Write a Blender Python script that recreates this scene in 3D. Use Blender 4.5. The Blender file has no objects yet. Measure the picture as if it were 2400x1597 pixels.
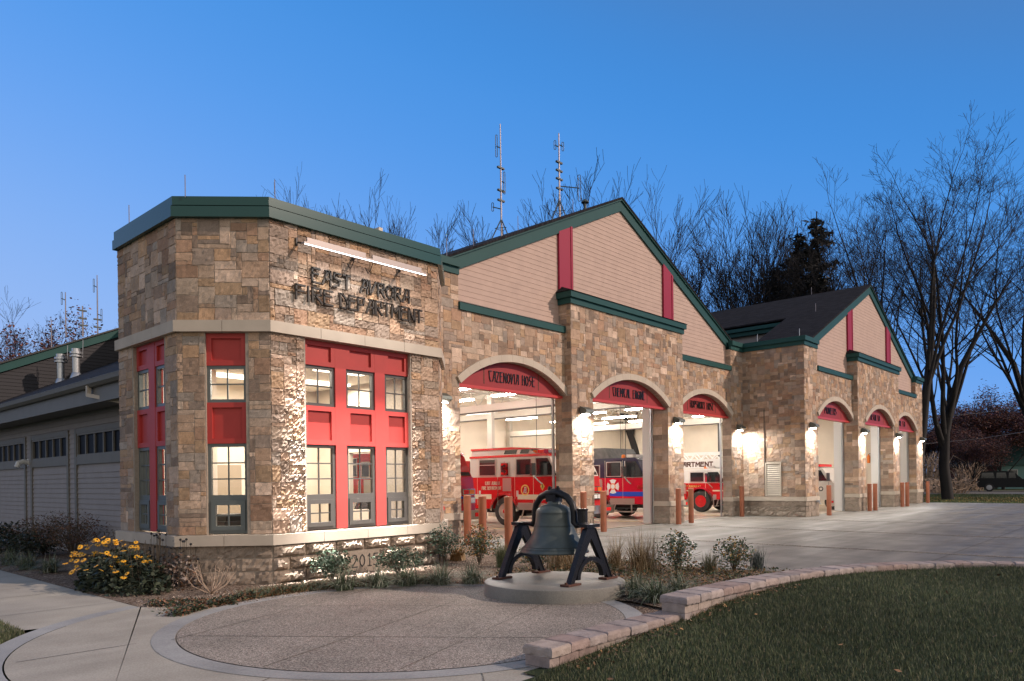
import bpy, math, random
import numpy as np
from mathutils import Vector, Matrix
R=math.radians
sc=bpy.context.scene
COL=sc.collection
rng=np.random.default_rng(7)
random.seed(11)

# ------------------------------------------------------------------ materials
MATS={}
def M(name,col,rough=.6,metal=0.,var=0.,vs=6.,bump=0.,bs=40.,attr=False,emit=0.,coat=0.,spec=.5,fine=0.):
    if name in MATS: return MATS[name]
    m=bpy.data.materials.new(name); m.use_nodes=True; nt=m.node_tree; N=nt.nodes; L=nt.links
    b=N['Principled BSDF']
    c=tuple(col)+(1.,) if len(col)==3 else col
    b.inputs['Base Color'].default_value=c
    b.inputs['Roughness'].default_value=rough; b.inputs['Metallic'].default_value=metal
    b.inputs['Specular IOR Level'].default_value=spec
    if coat: b.inputs['Coat Weight'].default_value=coat; b.inputs['Coat Roughness'].default_value=.08
    src=None
    tc=N.new('ShaderNodeTexCoord')
    if attr:
        a=N.new('ShaderNodeAttribute'); a.attribute_name='Col'; src=a.outputs['Color']
    def mul(src,scale,amt,det=4.):
        n=N.new('ShaderNodeTexNoise'); n.inputs['Scale'].default_value=scale; n.inputs['Detail'].default_value=det
        L.new(tc.outputs['Object'],n.inputs['Vector'])
        mr=N.new('ShaderNodeMapRange'); mr.inputs[1].default_value=.3; mr.inputs[2].default_value=.7
        mr.inputs[3].default_value=1-amt; mr.inputs[4].default_value=1+amt
        L.new(n.outputs['Fac'],mr.inputs[0])
        mx=N.new('ShaderNodeMix'); mx.data_type='RGBA'; mx.blend_type='MULTIPLY'; mx.inputs[0].default_value=1
        if src is None: mx.inputs[6].default_value=c
        else: L.new(src,mx.inputs[6])
        L.new(mr.outputs[0],mx.inputs[7]); return mx.outputs[2]
    if var: src=mul(src,vs,var)
    if fine: src=mul(src,vs*9,fine,2.)
    if src is not None: L.new(src,b.inputs['Base Color'])
    if bump:
        n=N.new('ShaderNodeTexNoise'); n.inputs['Scale'].default_value=bs; n.inputs['Detail'].default_value=3
        L.new(tc.outputs['Object'],n.inputs['Vector'])
        bp=N.new('ShaderNodeBump'); bp.inputs['Strength'].default_value=bump; bp.inputs['Distance'].default_value=.02
        L.new(n.outputs['Fac'],bp.inputs['Height']); L.new(bp.outputs['Normal'],b.inputs['Normal'])
    if emit:
        b.inputs['Emission Color'].default_value=c; b.inputs['Emission Strength'].default_value=emit
    MATS[name]=m; return m
def rgb(r,g,b):
    f=lambda x:((x/255+.055)/1.055)**2.4 if x>10 else x/255/12.92
    return (f(r),f(g),f(b))

M('stone',(.3,.22,.16),.9,var=.16,vs=5,bump=.3,bs=110,attr=True,spec=.2,fine=.12)
M('mortar',(.34,.29,.24),.95,var=.12,vs=20,spec=.1)
M('limestone',(.50,.435,.36),.8,var=.07,vs=3,bump=.06,bs=120,spec=.2)
M('green',(.017,.070,.068),.5,var=.05,vs=2,spec=.2)
M('letterdark',(.03,.025,.022),.5,spec=.2)
M('red',(.45,.050,.044),.5,var=.05,vs=4,spec=.35)
M('redtrim',(.50,.055,.05),.4,spec=.4)
M('siding',(.47,.345,.29),.7,var=.05,vs=3,spec=.25)
M('wingsiding',(.29,.265,.255),.7,var=.06,vs=3,spec=.25)
M('wingtrim',(.16,.15,.13),.6,var=.05,vs=3)
M('shadedsiding',(.022,.022,.028),.75)  # dark clapboard, darkened further to put the rear gable's shade into the colour
M('crimsonpost',(.30,.020,.05),.5,spec=.25)
M('darkpane',(.008,.008,.01),.5,spec=.08)
M('bronze',(.075,.068,.062),.42,metal=.2,var=.06,vs=10)
M('greyframe',(.13,.15,.15),.4,metal=.2)
M('lampmetal',(.13,.15,.14),.45,metal=.5)
M('barmetal',(.36,.31,.29),.4,metal=.3)
M('copperpost',(.33,.115,.06),.42,metal=.15,var=.1,vs=5,spec=.5)
M('galv',(.45,.47,.50),.35,metal=.8)
M('mast',(.30,.27,.29),.5,metal=.4)
M('mastdark',(.05,.07,.07),.5)
M('white',(.75,.74,.72),.5)
M('cream',(.64,.56,.46),.8,var=.04,vs=2)
M('ceil',(.72,.66,.58),.8)
M('truss',(.47,.43,.37),.6)
M('rail',(.55,.48,.41),.5,metal=.2)
M('darkedge',(.06,.05,.045),.6)
M('floor',(.50,.43,.35),.28,var=.12,vs=1.2,fine=.06)
M('yellow',(.65,.5,.08),.5)
M('doortan',(.30,.235,.17),.6)
M('carpet',(.12,.11,.11),.9)
M('black',(.012,.012,.013),.4)
M('charcoal',(.035,.035,.037),.5)
M('iron',(.012,.012,.014),.38,metal=.4,var=.3,vs=14,bump=.25,bs=60)
M('rust',(.09,.035,.022),.8,var=.3,vs=30)
M('bell',(.070,.088,.088),.46,metal=.3,var=.2,vs=5,bump=.06,bs=30)
M('bellband',(.05,.065,.066),.45,metal=.3)
M('firered',(.58,.014,.018),.25,coat=.6)
M('crimson',(.55,.008,.03),.22,coat=.6)
M('engwhite',(.62,.58,.53),.3,coat=.4)
M('laddwhite',(.80,.79,.76),.4)
M('navy',(.018,.022,.05),.22,coat=.6)
M('stripeblue',(.012,.075,.52),.3)
M('stripecream',(.72,.66,.50),.4)
M('chrome',(.75,.74,.72),.12,metal=1)
M('alu',(.55,.52,.48),.3,metal=.7)
M('tyre',(.028,.026,.024),.75,var=.2,vs=9)
M('truckglass',(.02,.022,.024),.06,spec=.8)
M('seat',(.16,.02,.03),.6)
M('gold',(.78,.55,.14),.4)
M('orange',(.8,.2,.02),.4)
M('redlens',(.7,.02,.02),.2)
M('tarp',(.09,.085,.08),.7,var=.3,vs=6,bump=.5,bs=9)
M('leafgreen',(.05,.085,.045),.55,attr=True,spec=.3)
M('petal',(.80,.42,.02),.5,attr=True)
M('stem',(.10,.075,.05),.8)
M('drystem',(.42,.31,.23),.8)
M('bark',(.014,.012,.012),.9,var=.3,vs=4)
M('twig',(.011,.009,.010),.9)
M('redleaf',(.055,.018,.02),.7,attr=True)
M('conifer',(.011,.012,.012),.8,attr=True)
M('houseteal',(.20,.36,.34),.7)
M('rooftealdark',(.02,.07,.065),.7)
M('brickhouse',(.16,.05,.045),.8)
M('carpaint',(.004,.006,.009),.3,spec=.3)
M('archred',(.30,.033,.034),.5,var=.05,vs=4,spec=.3)
M('pvc',(.55,.55,.53),.4)
M('louver',(.50,.44,.36),.5)
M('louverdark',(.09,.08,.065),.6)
M('tube',(1.,.94,.86),.5,emit=95.)
M('panel',(1.,.90,.76),.5,emit=3.2)
M('lens',(1.,.98,.93),.4,emit=60.)
M('ledbar',(1.,.97,.95),.4,emit=6.)
M('coping',(.016,.072,.068),.24,spec=.38)
M('exitred',(.9,.12,.05),.5,emit=1.6)
M('headlamp',(.9,.9,.88),.1)
M('leaflitter',(.2,.1,.05),.8,attr=True)

def glass():
    m=bpy.data.materials.new('window_glass'); m.use_nodes=True; nt=m.node_tree; N=nt.nodes; L=nt.links
    N.remove(N['Principled BSDF']); o=N['Material Output']
    t=N.new('ShaderNodeBsdfTransparent'); t.inputs[0].default_value=(.93,.95,.94,1)
    g=N.new('ShaderNodeBsdfGlossy'); g.inputs['Roughness'].default_value=.01
    fr=N.new('ShaderNodeFresnel'); fr.inputs[0].default_value=1.5
    mx=N.new('ShaderNodeMixShader'); L.new(fr.outputs[0],mx.inputs[0]); L.new(t.outputs[0],mx.inputs[1]); L.new(g.outputs[0],mx.inputs[2])
    L.new(mx.outputs[0],o.inputs[0]); MATS['glass']=m
glass()
def ramp(N,pts):
    r=N.new('ShaderNodeValToRGB'); e=r.color_ramp.elements
    while len(e)>len(pts): e.remove(e[-1])
    for i,(p,c) in enumerate(pts):
        q=e[i] if i<len(e) else e.new(p)
        q.position=p; q.color=tuple(c)+(1,)
    return r
def special():
    def new(name,rough=.8,spec=.3):
        m=bpy.data.materials.new(name); m.use_nodes=True; MATS[name]=m
        N=m.node_tree.nodes; L=m.node_tree.links; b=N['Principled BSDF']; b.inputs['Roughness'].default_value=rough
        b.inputs['Specular IOR Level'].default_value=spec
        tc=N.new('ShaderNodeTexCoord'); return N,L,b,tc.outputs['Object']
    def noise(N,L,v,s,d=4):
        n=N.new('ShaderNodeTexNoise'); n.inputs['Scale'].default_value=s; n.inputs['Detail'].default_value=d; L.new(v,n.inputs['Vector']); return n.outputs['Fac']
    def mulc(N,L,a,bb):
        mx=N.new('ShaderNodeMix'); mx.data_type='RGBA'; mx.blend_type='MULTIPLY'; mx.inputs[0].default_value=1
        L.new(a,mx.inputs[6]); L.new(bb,mx.inputs[7]); return mx.outputs[2]
    def bump(N,L,b,h,s,d=.01):
        bp=N.new('ShaderNodeBump'); bp.inputs['Strength'].default_value=s; bp.inputs['Distance'].default_value=d
        L.new(h,bp.inputs['Height']); L.new(bp.outputs[0],b.inputs['Normal'])
    def stretch(N,L,v,sx,sy,rot=0):
        mp=N.new('ShaderNodeMapping'); mp.inputs['Scale'].default_value=(sx,sy,1); mp.inputs['Rotation'].default_value=(0,0,rot); L.new(v,mp.inputs[0]); return mp.outputs[0]
    # concrete sidewalks
    for name,c0,c1,ro in (('concrete',(.32,.295,.25),(.43,.40,.345),.8),('apron',(.115,.106,.094),(.215,.20,.176),.42),('pedestal',(.17,.165,.15),(.29,.275,.245),.5),('border',(.25,.25,.25),(.38,.38,.37),.7)):
        N,L,b,v=new(name,ro)
        r=ramp(N,[(.3,c0),(.7,c1)]); L.new(noise(N,L,v,1.3,6),r.inputs[0])
        sp=ramp(N,[(.35,(.86,.86,.86)),(.65,(1.08,1.08,1.08))]); L.new(noise(N,L,v,60,2),sp.inputs[0])
        o=mulc(N,L,r.outputs[0],sp.outputs[0])
        if name in('apron','concrete'):
            br=ramp(N,[(.34,(.88,.88,.88) if name=='apron' else (.94,.94,.94)),(.66,(1.08,1.08,1.08) if name=='apron' else (1.03,1.03,1.03))])
            L.new(noise(N,L,stretch(N,L,v,.2,2.2,R(12) if name=='apron' else R(-6)),1.3,5),br.inputs[0]); o=mulc(N,L,o,br.outputs[0])
            if name=='apron':
                rr=N.new('ShaderNodeMapRange'); rr.inputs[1].default_value=.35; rr.inputs[2].default_value=.65; rr.inputs[3].default_value=.42; rr.inputs[4].default_value=.6
                L.new(noise(N,L,stretch(N,L,v,.15,1.4,R(12)),1.,5),rr.inputs[0]); L.new(rr.outputs[0],b.inputs['Roughness'])
        L.new(o,b.inputs['Base Color']); bump(N,L,b,noise(N,L,v,90,3),.15)
    # exposed aggregate
    N,L,b,v=new('aggregate',.75)
    vo=N.new('ShaderNodeTexVoronoi'); vo.inputs['Scale'].default_value=95; L.new(v,vo.inputs['Vector'])
    r=ramp(N,[(0,(.085,.074,.062)),(.35,(.225,.196,.168)),(.7,(.33,.29,.25)),(1,(.50,.45,.395))]);
    sx=N.new('ShaderNodeSeparateColor'); L.new(vo.outputs['Color'],sx.inputs[0]); L.new(sx.outputs[0],r.inputs[0])
    p=ramp(N,[(.3,(.80,.80,.80)),(.7,(1.12,1.1,1.1))]); L.new(noise(N,L,v,1.1,4),p.inputs[0])
    L.new(mulc(N,L,r.outputs[0],p.outputs[0]),b.inputs['Base Color']); bump(N,L,b,vo.outputs['Distance'],.5,.006)
    # gravel strip
    N,L,b,v=new('gravel',.9)
    vo=N.new('ShaderNodeTexVoronoi'); vo.inputs['Scale'].default_value=45; L.new(v,vo.inputs['Vector'])
    sx=N.new('ShaderNodeSeparateColor'); L.new(vo.outputs['Color'],sx.inputs[0])
    r=ramp(N,[(0,(.05,.045,.04)),(.6,(.20,.175,.15)),(1,(.42,.38,.34))]); L.new(sx.outputs[0],r.inputs[0]); L.new(r.outputs[0],b.inputs['Base Color']); bump(N,L,b,vo.outputs['Distance'],1.,.02)
    # mulch
    N,L,b,v=new('mulch',.95,.1)
    vo=N.new('ShaderNodeTexVoronoi'); vo.inputs['Scale'].default_value=38; L.new(stretch(N,L,v,1,2.2,R(35)),vo.inputs['Vector'])
    sx=N.new('ShaderNodeSeparateColor'); L.new(vo.outputs['Color'],sx.inputs[0])
    r=ramp(N,[(0,(.07,.05,.038)),(.55,(.22,.16,.125)),(.85,(.36,.28,.22)),(1,(.55,.46,.38))]); L.new(sx.outputs[0],r.inputs[0])
    p=ramp(N,[(.3,(.7,.7,.7)),(.7,(1.15,1.15,1.15))]); L.new(noise(N,L,v,2.,5),p.inputs[0])
    L.new(mulc(N,L,r.outputs[0],p.outputs[0]),b.inputs['Base Color']); bump(N,L,b,vo.outputs['Distance'],1.,.02)
    # soil under grass
    for name,c0,c1 in (('turfsoil',(.018,.026,.014),(.045,.058,.03)),('fargrass',(.035,.055,.025),(.075,.085,.04))):
        N,L,b,v=new(name,.95,.1)
        r=ramp(N,[(.35,c0),(.65,c1)]); L.new(noise(N,L,v,3.,8),r.inputs[0]); L.new(r.outputs[0],b.inputs['Base Color']); bump(N,L,b,noise(N,L,v,40,3),.6,.03)
    # blade / leaf with random attribute colour
    # shingles
    N,L,b,v=new('shingle',.9,.15)
    br=N.new('ShaderNodeTexBrick'); br.inputs['Scale'].default_value=1.; br.inputs['Color1'].default_value=(.012,.011,.013,1); br.inputs['Color2'].default_value=(.026,.024,.028,1); br.inputs['Mortar'].default_value=(.008,.008,.009,1)
    br.inputs['Brick Width'].default_value=.3; br.inputs['Row Height'].default_value=.14; br.inputs['Mortar Size'].default_value=.012
    uv=N.new('ShaderNodeUVMap'); uv.uv_map='UVMap'; L.new(uv.outputs[0],br.inputs['Vector'])
    L.new(br.outputs['Color'],b.inputs['Base Color']); bump(N,L,b,br.outputs['Fac'],-.5,.01)
    # wall-cap pavers
    N,L,b,v=new('paver',.85,.2)
    a=N.new('ShaderNodeAttribute'); a.attribute_name='Col'
    p=ramp(N,[(.3,(.75,.75,.75)),(.7,(1.15,1.15,1.15))]); L.new(noise(N,L,v,9,6),p.inputs[0])
    L.new(mulc(N,L,a.outputs['Color'],p.outputs[0]),b.inputs['Base Color']); bump(N,L,b,noise(N,L,v,50,4),.5,.012)
special()

# ------------------------------------------------------------------ scene helpers
WB={}
def tag(o,label=None,cat=None,group=None,kind=None):
    if label: o['label']=label
    if cat: o['category']=cat
    if group: o['group']=group
    if kind: o['kind']=kind
    return o
def thing(name,label,cat,loc=(0,0,0),rz=0,group=None):
    o=bpy.data.objects.new(name,None); o.empty_display_size=.2; COL.objects.link(o)
    o.location=loc; o.rotation_euler=(0,0,rz); tag(o,label,cat,group)
    WB[o.name]=Vector(loc); return o
def rootof(o):
    while o.parent: o=o.parent
    return o
def copy_tree(o,parent=None):
    c=o.copy(); COL.objects.link(c)
    if parent is not None: c.parent=parent
    for ch in list(o.children): copy_tree(ch,c)
    return c
class MB:
    def __init__(s): s.v=[]; s.f=[]; s.c=[]; s.cur=None; s.uv=None
    def add(s,vs,fs):
        k=len(s.v); s.v.extend([tuple(v) for v in vs]); s.f.extend([tuple(i+k for i in f) for f in fs])
        s.c.extend([s.cur]*len(vs)); return s
    def box(s,x0,x1,y0,y1,z0,z1):
        return s.add([(x,y,z) for z in(z0,z1) for y in(y0,y1) for x in(x0,x1)],[(0,2,3,1),(4,5,7,6),(0,1,5,4),(2,6,7,3),(0,4,6,2),(1,3,7,5)])
    def fbox(s,F,u0,u1,v0,v1,d0,d1):
        P=[F(u,v,d) for d in(d0,d1) for v in(v0,v1) for u in(u0,u1)]
        return s.add(P,[(0,2,3,1),(4,5,7,6),(0,1,5,4),(2,6,7,3),(0,4,6,2),(1,3,7,5)])
    def bar(s,a,b,w,h,up=(0,0,1)):
        a=Vector(a);b=Vector(b);d=(b-a).normalized();u=Vector(up)
        if abs(d.dot(u))>.98: u=Vector((1,0,0)) if abs(d.x)<.9 else Vector((0,1,0))
        x=d.cross(u).normalized();y=x.cross(d).normalized()
        P=[p+x*(i*w/2)+y*(j*h/2) for p in(a,b) for j in(-1,1) for i in(-1,1)]
        return s.add(P,[(0,2,3,1),(4,5,7,6),(0,1,5,4),(2,6,7,3),(0,4,6,2),(1,3,7,5)])
    def tube(s,pts,rad,n=6,cap=True):
        pts=[Vector(p) for p in pts]; m=len(pts)
        if not hasattr(rad,'__len__'): rad=[rad]*m
        V=[];F=[];px=None
        for i,p in enumerate(pts):
            d=(pts[min(i+1,m-1)]-pts[max(i-1,0)])
            if d.length<1e-9: d=Vector((0,0,1))
            d.normalize()
            if px is None:
                px=d.orthogonal().normalized()
            else:
                px=(px-d*px.dot(d)); px=px.normalized() if px.length>1e-6 else d.orthogonal().normalized()
            py=d.cross(px)
            for k in range(n):
                a=2*math.pi*k/n; V.append(p+(px*math.cos(a)+py*math.sin(a))*rad[i])
        for i in range(m-1):
            for k in range(n):
                k2=(k+1)%n; F.append((i*n+k,i*n+k2,(i+1)*n+k2,(i+1)*n+k))
        if cap: F.append(tuple(range(n-1,-1,-1))); F.append(tuple((m-1)*n+k for k in range(n)))
        return s.add(V,F)
    def lathe(s,prof,c=(0,0,0),n=28,ax='z',cap=True):
        V=[];F=[]
        for r,z in prof:
            for k in range(n):
                a=2*math.pi*k/n;x,y=r*math.cos(a),r*math.sin(a)
                V.append((c[0]+x,c[1]+y,c[2]+z) if ax=='z' else ((c[0]+z,c[1]+x,c[2]+y) if ax=='x' else (c[0]+x,c[1]+z,c[2]+y)))
        for i in range(len(prof)-1):
            for k in range(n):
                k2=(k+1)%n;F.append((i*n+k,i*n+k2,(i+1)*n+k2,(i+1)*n+k))
        if cap: F.append(tuple(range(n-1,-1,-1)));F.append(tuple((len(prof)-1)*n+k for k in range(n)))
        return s.add(V,F)
    def prism(s,poly,F,d0,d1):
        n=len(poly);P=[F(u,v,d0) for u,v in poly]+[F(u,v,d1) for u,v in poly]
        fs=[tuple(range(n-1,-1,-1)),tuple(range(n,2*n))]+[(i,(i+1)%n,n+(i+1)%n,n+i) for i in range(n)]
        return s.add(P,fs)
    def quad(s,a,b,c,d): return s.add([a,b,c,d],[(0,1,2,3)])
    def build(s,name,mat,parent=None,smooth=False,uv=None):
        me=bpy.data.meshes.new(name)
        off=Vector((0,0,0))
        if parent is not None: off=WB.get(rootof(parent).name,off)
        vs=[(v[0]-off.x,v[1]-off.y,v[2]-off.z) for v in s.v]
        me.from_pydata(vs,[],s.f); 
        if any(c is not None for c in s.c):
            a=me.color_attributes.new('Col','FLOAT_COLOR','POINT')
            a.data.foreach_set('color',np.array([(c or (.3,.3,.3))+(1.,) for c in s.c],dtype=np.float32).ravel())
        if uv:
            ul=me.uv_layers.new(name='UVMap'); vi=np.empty(len(me.loops),dtype=np.int32); me.loops.foreach_get('vertex_index',vi)
            arr=np.array([uv(v) for v in s.v],dtype=np.float32)[vi]; ul.data.foreach_set('uv',arr.ravel())
        me.materials.append(MATS[mat] if isinstance(mat,str) else mat); me.validate(); me.update()
        import bmesh
        bm=bmesh.new(); bm.from_mesh(me); bmesh.ops.recalc_face_normals(bm,faces=bm.faces); bm.to_mesh(me); bm.free()
        if smooth:
            me.polygons.foreach_set('use_smooth',[True]*len(me.polygons))
            if smooth is not True: me.set_sharp_from_angle(angle=R(smooth))
        o=bpy.data.objects.new(name,me); COL.objects.link(o)
        if parent is not None: o.parent=parent
        return o
def npmesh(name,V,F,mat,parent=None,col=None,smooth=False):
    """V (n,3) F (m,k) arrays"""
    me=bpy.data.meshes.new(name); V=np.asarray(V,dtype=np.float32)
    if parent is not None: V=V-np.array(WB.get(rootof(parent).name,Vector((0,0,0))),dtype=np.float32)
    F=np.asarray(F,dtype=np.int32); m,k=F.shape
    me.vertices.add(len(V)); me.vertices.foreach_set('co',V.ravel())
    me.loops.add(m*k); me.loops.foreach_set('vertex_index',F.ravel())
    me.polygons.add(m); me.polygons.foreach_set('loop_start',np.arange(0,m*k,k,dtype=np.int32))
    try: me.polygons.foreach_set('loop_total',np.full(m,k,dtype=np.int32))
    except Exception: pass
    me.polygons.foreach_set('use_smooth',np.full(m,bool(smooth)))
    me.update(calc_edges=True)
    if col is not None:
        a=me.color_attributes.new('Col','FLOAT_COLOR','POINT'); col=np.asarray(col,dtype=np.float32)
        a.data.foreach_set('color',np.c_[col,np.ones(len(col),dtype=np.float32)].ravel().astype(np.float32))
    me.materials.append(MATS[mat]); me.validate()
    o=bpy.data.objects.new(name,me); COL.objects.link(o)
    if parent is not None: o.parent=parent
    return o
def frame(o,u,n):
    """(u along wall, v up, d outward) -> world"""
    o=Vector(o);u=Vector(u).normalized();n=Vector(n).normalized()
    return lambda a,b,d: (o.x+u.x*a+n.x*d, o.y+u.y*a+n.y*d, o.z+b)
def offset(path,d):
    """offset open XY polyline to its right side by d"""
    P=[Vector(p) for p in path]; out=[]
    nr=[]
    for a,b in zip(P,P[1:]):
        e=(b-a).normalized(); nr.append(Vector((e.y,-e.x)))
    for i,p in enumerate(P):
        if i==0: out.append(p+nr[0]*d)
        elif i==len(P)-1: out.append(p+nr[-1]*d)
        else:
            m=(nr[i-1]+nr[i]).normalized(); out.append(p+m*(d/m.dot(nr[i])))
    return out
def band(mb,path,d0,d1,z0,z1,z0b=None):
    a=offset(path,d0);b=offset(path,d1);n=len(a)
    V=[(p.x,p.y,z0) for p in a]+[(p.x,p.y,z0) for p in b]+[(p.x,p.y,z1) for p in b]+[(p.x,p.y,z1) for p in a]
    F=[]
    for i in range(n-1):
        for k in range(4):
            k2=(k+1)%4; F.append((k*n+i,k*n+i+1,k2*n+i+1,k2*n+i))
    F.append((0,n,2*n,3*n)); F.append((n-1,2*n-1,3*n-1,4*n-1)); mb.add(V,F)

# ------------------------------------------------------------------ stroke lettering
LET={'A':[[(0,0),(.42,1)],[(.26,1),(.66,1)],[(.66,1),(.66,0)],[(.2,.42),(.66,.42)]],
'B':[[(0,0),(0,1)],[(0,1),(.6,.95),(.6,.6),(0,.5)],[(0,.5),(.65,.42),(.65,.05),(0,0)]],
'C':[[(.65,1),(0,1),(.1,.35),(.3,0),(.6,0)]],
'D':[[(0,0),(0,1)],[(-.1,1),(.22,1),(.6,.62),(.66,.3),(.56,0),(0,0)]],
'E':[[(0,0),(0,1)],[(0,1),(.6,1)],[(0,.62),(.5,.62)],[(0,0),(.62,0)]],
'F':[[(0,0),(0,1)],[(0,1),(.6,1)],[(0,.6),(.5,.6)]],
'G':[[(.62,.9),(.4,1),(.08,.8),(.05,.2),(.3,0),(.62,.1),(.62,.5)],[(.62,.5),(.36,.5)]],
'H':[[(0,0),(0,1)],[(.62,0),(.62,1)],[(0,.58),(.62,.58)]],
'I':[[(0,0),(0,1)]],
'K':[[(0,0),(0,1)],[(0,.5),(.6,1)],[(.15,.6),(.62,0)]],
'L':[[(0,1),(0,0)],[(0,0),(.58,0)]],
'M':[[(0,0),(.05,1)],[(.05,1),(.4,.4)],[(.4,.4),(.75,1)],[(.75,1),(.8,0)]],
'N':[[(0,0),(0,1)],[(0,1),(.62,.0)],[(.62,0),(.62,1)]],
'O':[[(.35,1),(.1,.85),(0,.5),(.1,.15),(.35,0),(.6,.15),(.7,.5),(.6,.85),(.35,1)]],
'P':[[(0,0),(0,1)],[(0,1),(.6,1),(.5,.5),(0,.45)]],
'R':[[(0,0),(0,1)],[(0,1),(.58,1),(.58,.56),(.06,.52)],[(.22,.52),(.66,0)]],
'S':[[(.6,1),(.1,1),(.05,.62),(.58,.5),(.45,.15),(.0,0)]],
'T':[[(.3,0),(.3,1)],[(0,1),(.62,1)]],
'U':[[(0,1),(0,.2),(.2,0),(.45,0),(.62,.2),(.62,1)]],
'V':[[(0,1),(.10,0)],[(.10,0),(.6,1)]],
'W':[[(0,1),(.15,0)],[(.15,0),(.4,.7)],[(.4,.7),(.62,0)],[(.62,0),(.8,1)]],
'X':[[(0,0),(.6,1)],[(0,1),(.6,0)]],
'Y':[[(0,1),(.3,.5)],[(.6,1),(.3,.5)],[(.3,.5),(.3,0)]],
'Z':[[(0,1),(.6,1)],[(.6,1),(0,0)],[(0,0),(.6,0)]],
'0':[[(.3,1),(.08,.8),(.0,.5),(.08,.2),(.3,0),(.52,.2),(.6,.5),(.52,.8),(.3,1)]],
'1':[[(.1,.85),(.28,1)],[(.28,1),(.28,0)],[(.08,0),(.48,0)]],
'2':[[(.02,.75),(.1,.95),(.3,1),(.52,.92),(.55,.68),(.3,.35),(0,0)],[(0,0),(.6,0)]],
'3':[[(.02,.9),(.3,1),(.55,.85),(.5,.6),(.25,.52)],[(.25,.52),(.55,.42),(.58,.15),(.3,0),(.0,.1)]],
'5':[[(.55,1),(.08,1)],[(.08,1),(.04,.58)],[(.04,.58),(.35,.65),(.56,.45),(.55,.15),(.3,0),(0,.08)]],
'.':[[(0,0),(.06,0)]]}
def wid(ch): return {' ':.45,'I':.1,'M':.8,'W':.8,'O':.7,'A':.7,'.':.1,'1':.45}.get(ch,.64)
def text_mb(mb,s,F,u,v,h,sw,d0,d1,width=None,gap=.22):
    tot=sum(wid(c) for c in s)+gap*(len(s)-1); k=1. if width is None else width/(tot*h)
    x=0
    for ch in s:
        for pl in LET.get(ch,[]):
            for (a,b),(c,e) in zip(pl,pl[1:]):
                p=Vector((u+(x+a)*h*k,v+b*h)); q=Vector((u+(x+c)*h*k,v+e*h)); t=q-p
                if t.length<1e-6: continue
                t.normalize(); n=Vector((-t.y,t.x))*sw/2; p=p-t*sw*.4; q=q+t*sw*.4
                mb.prism([(p+n)[:],(p-n)[:],(q-n)[:],(q+n)[:]],F,d0,d1)
        x+=wid(ch)+gap
    return mb

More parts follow.
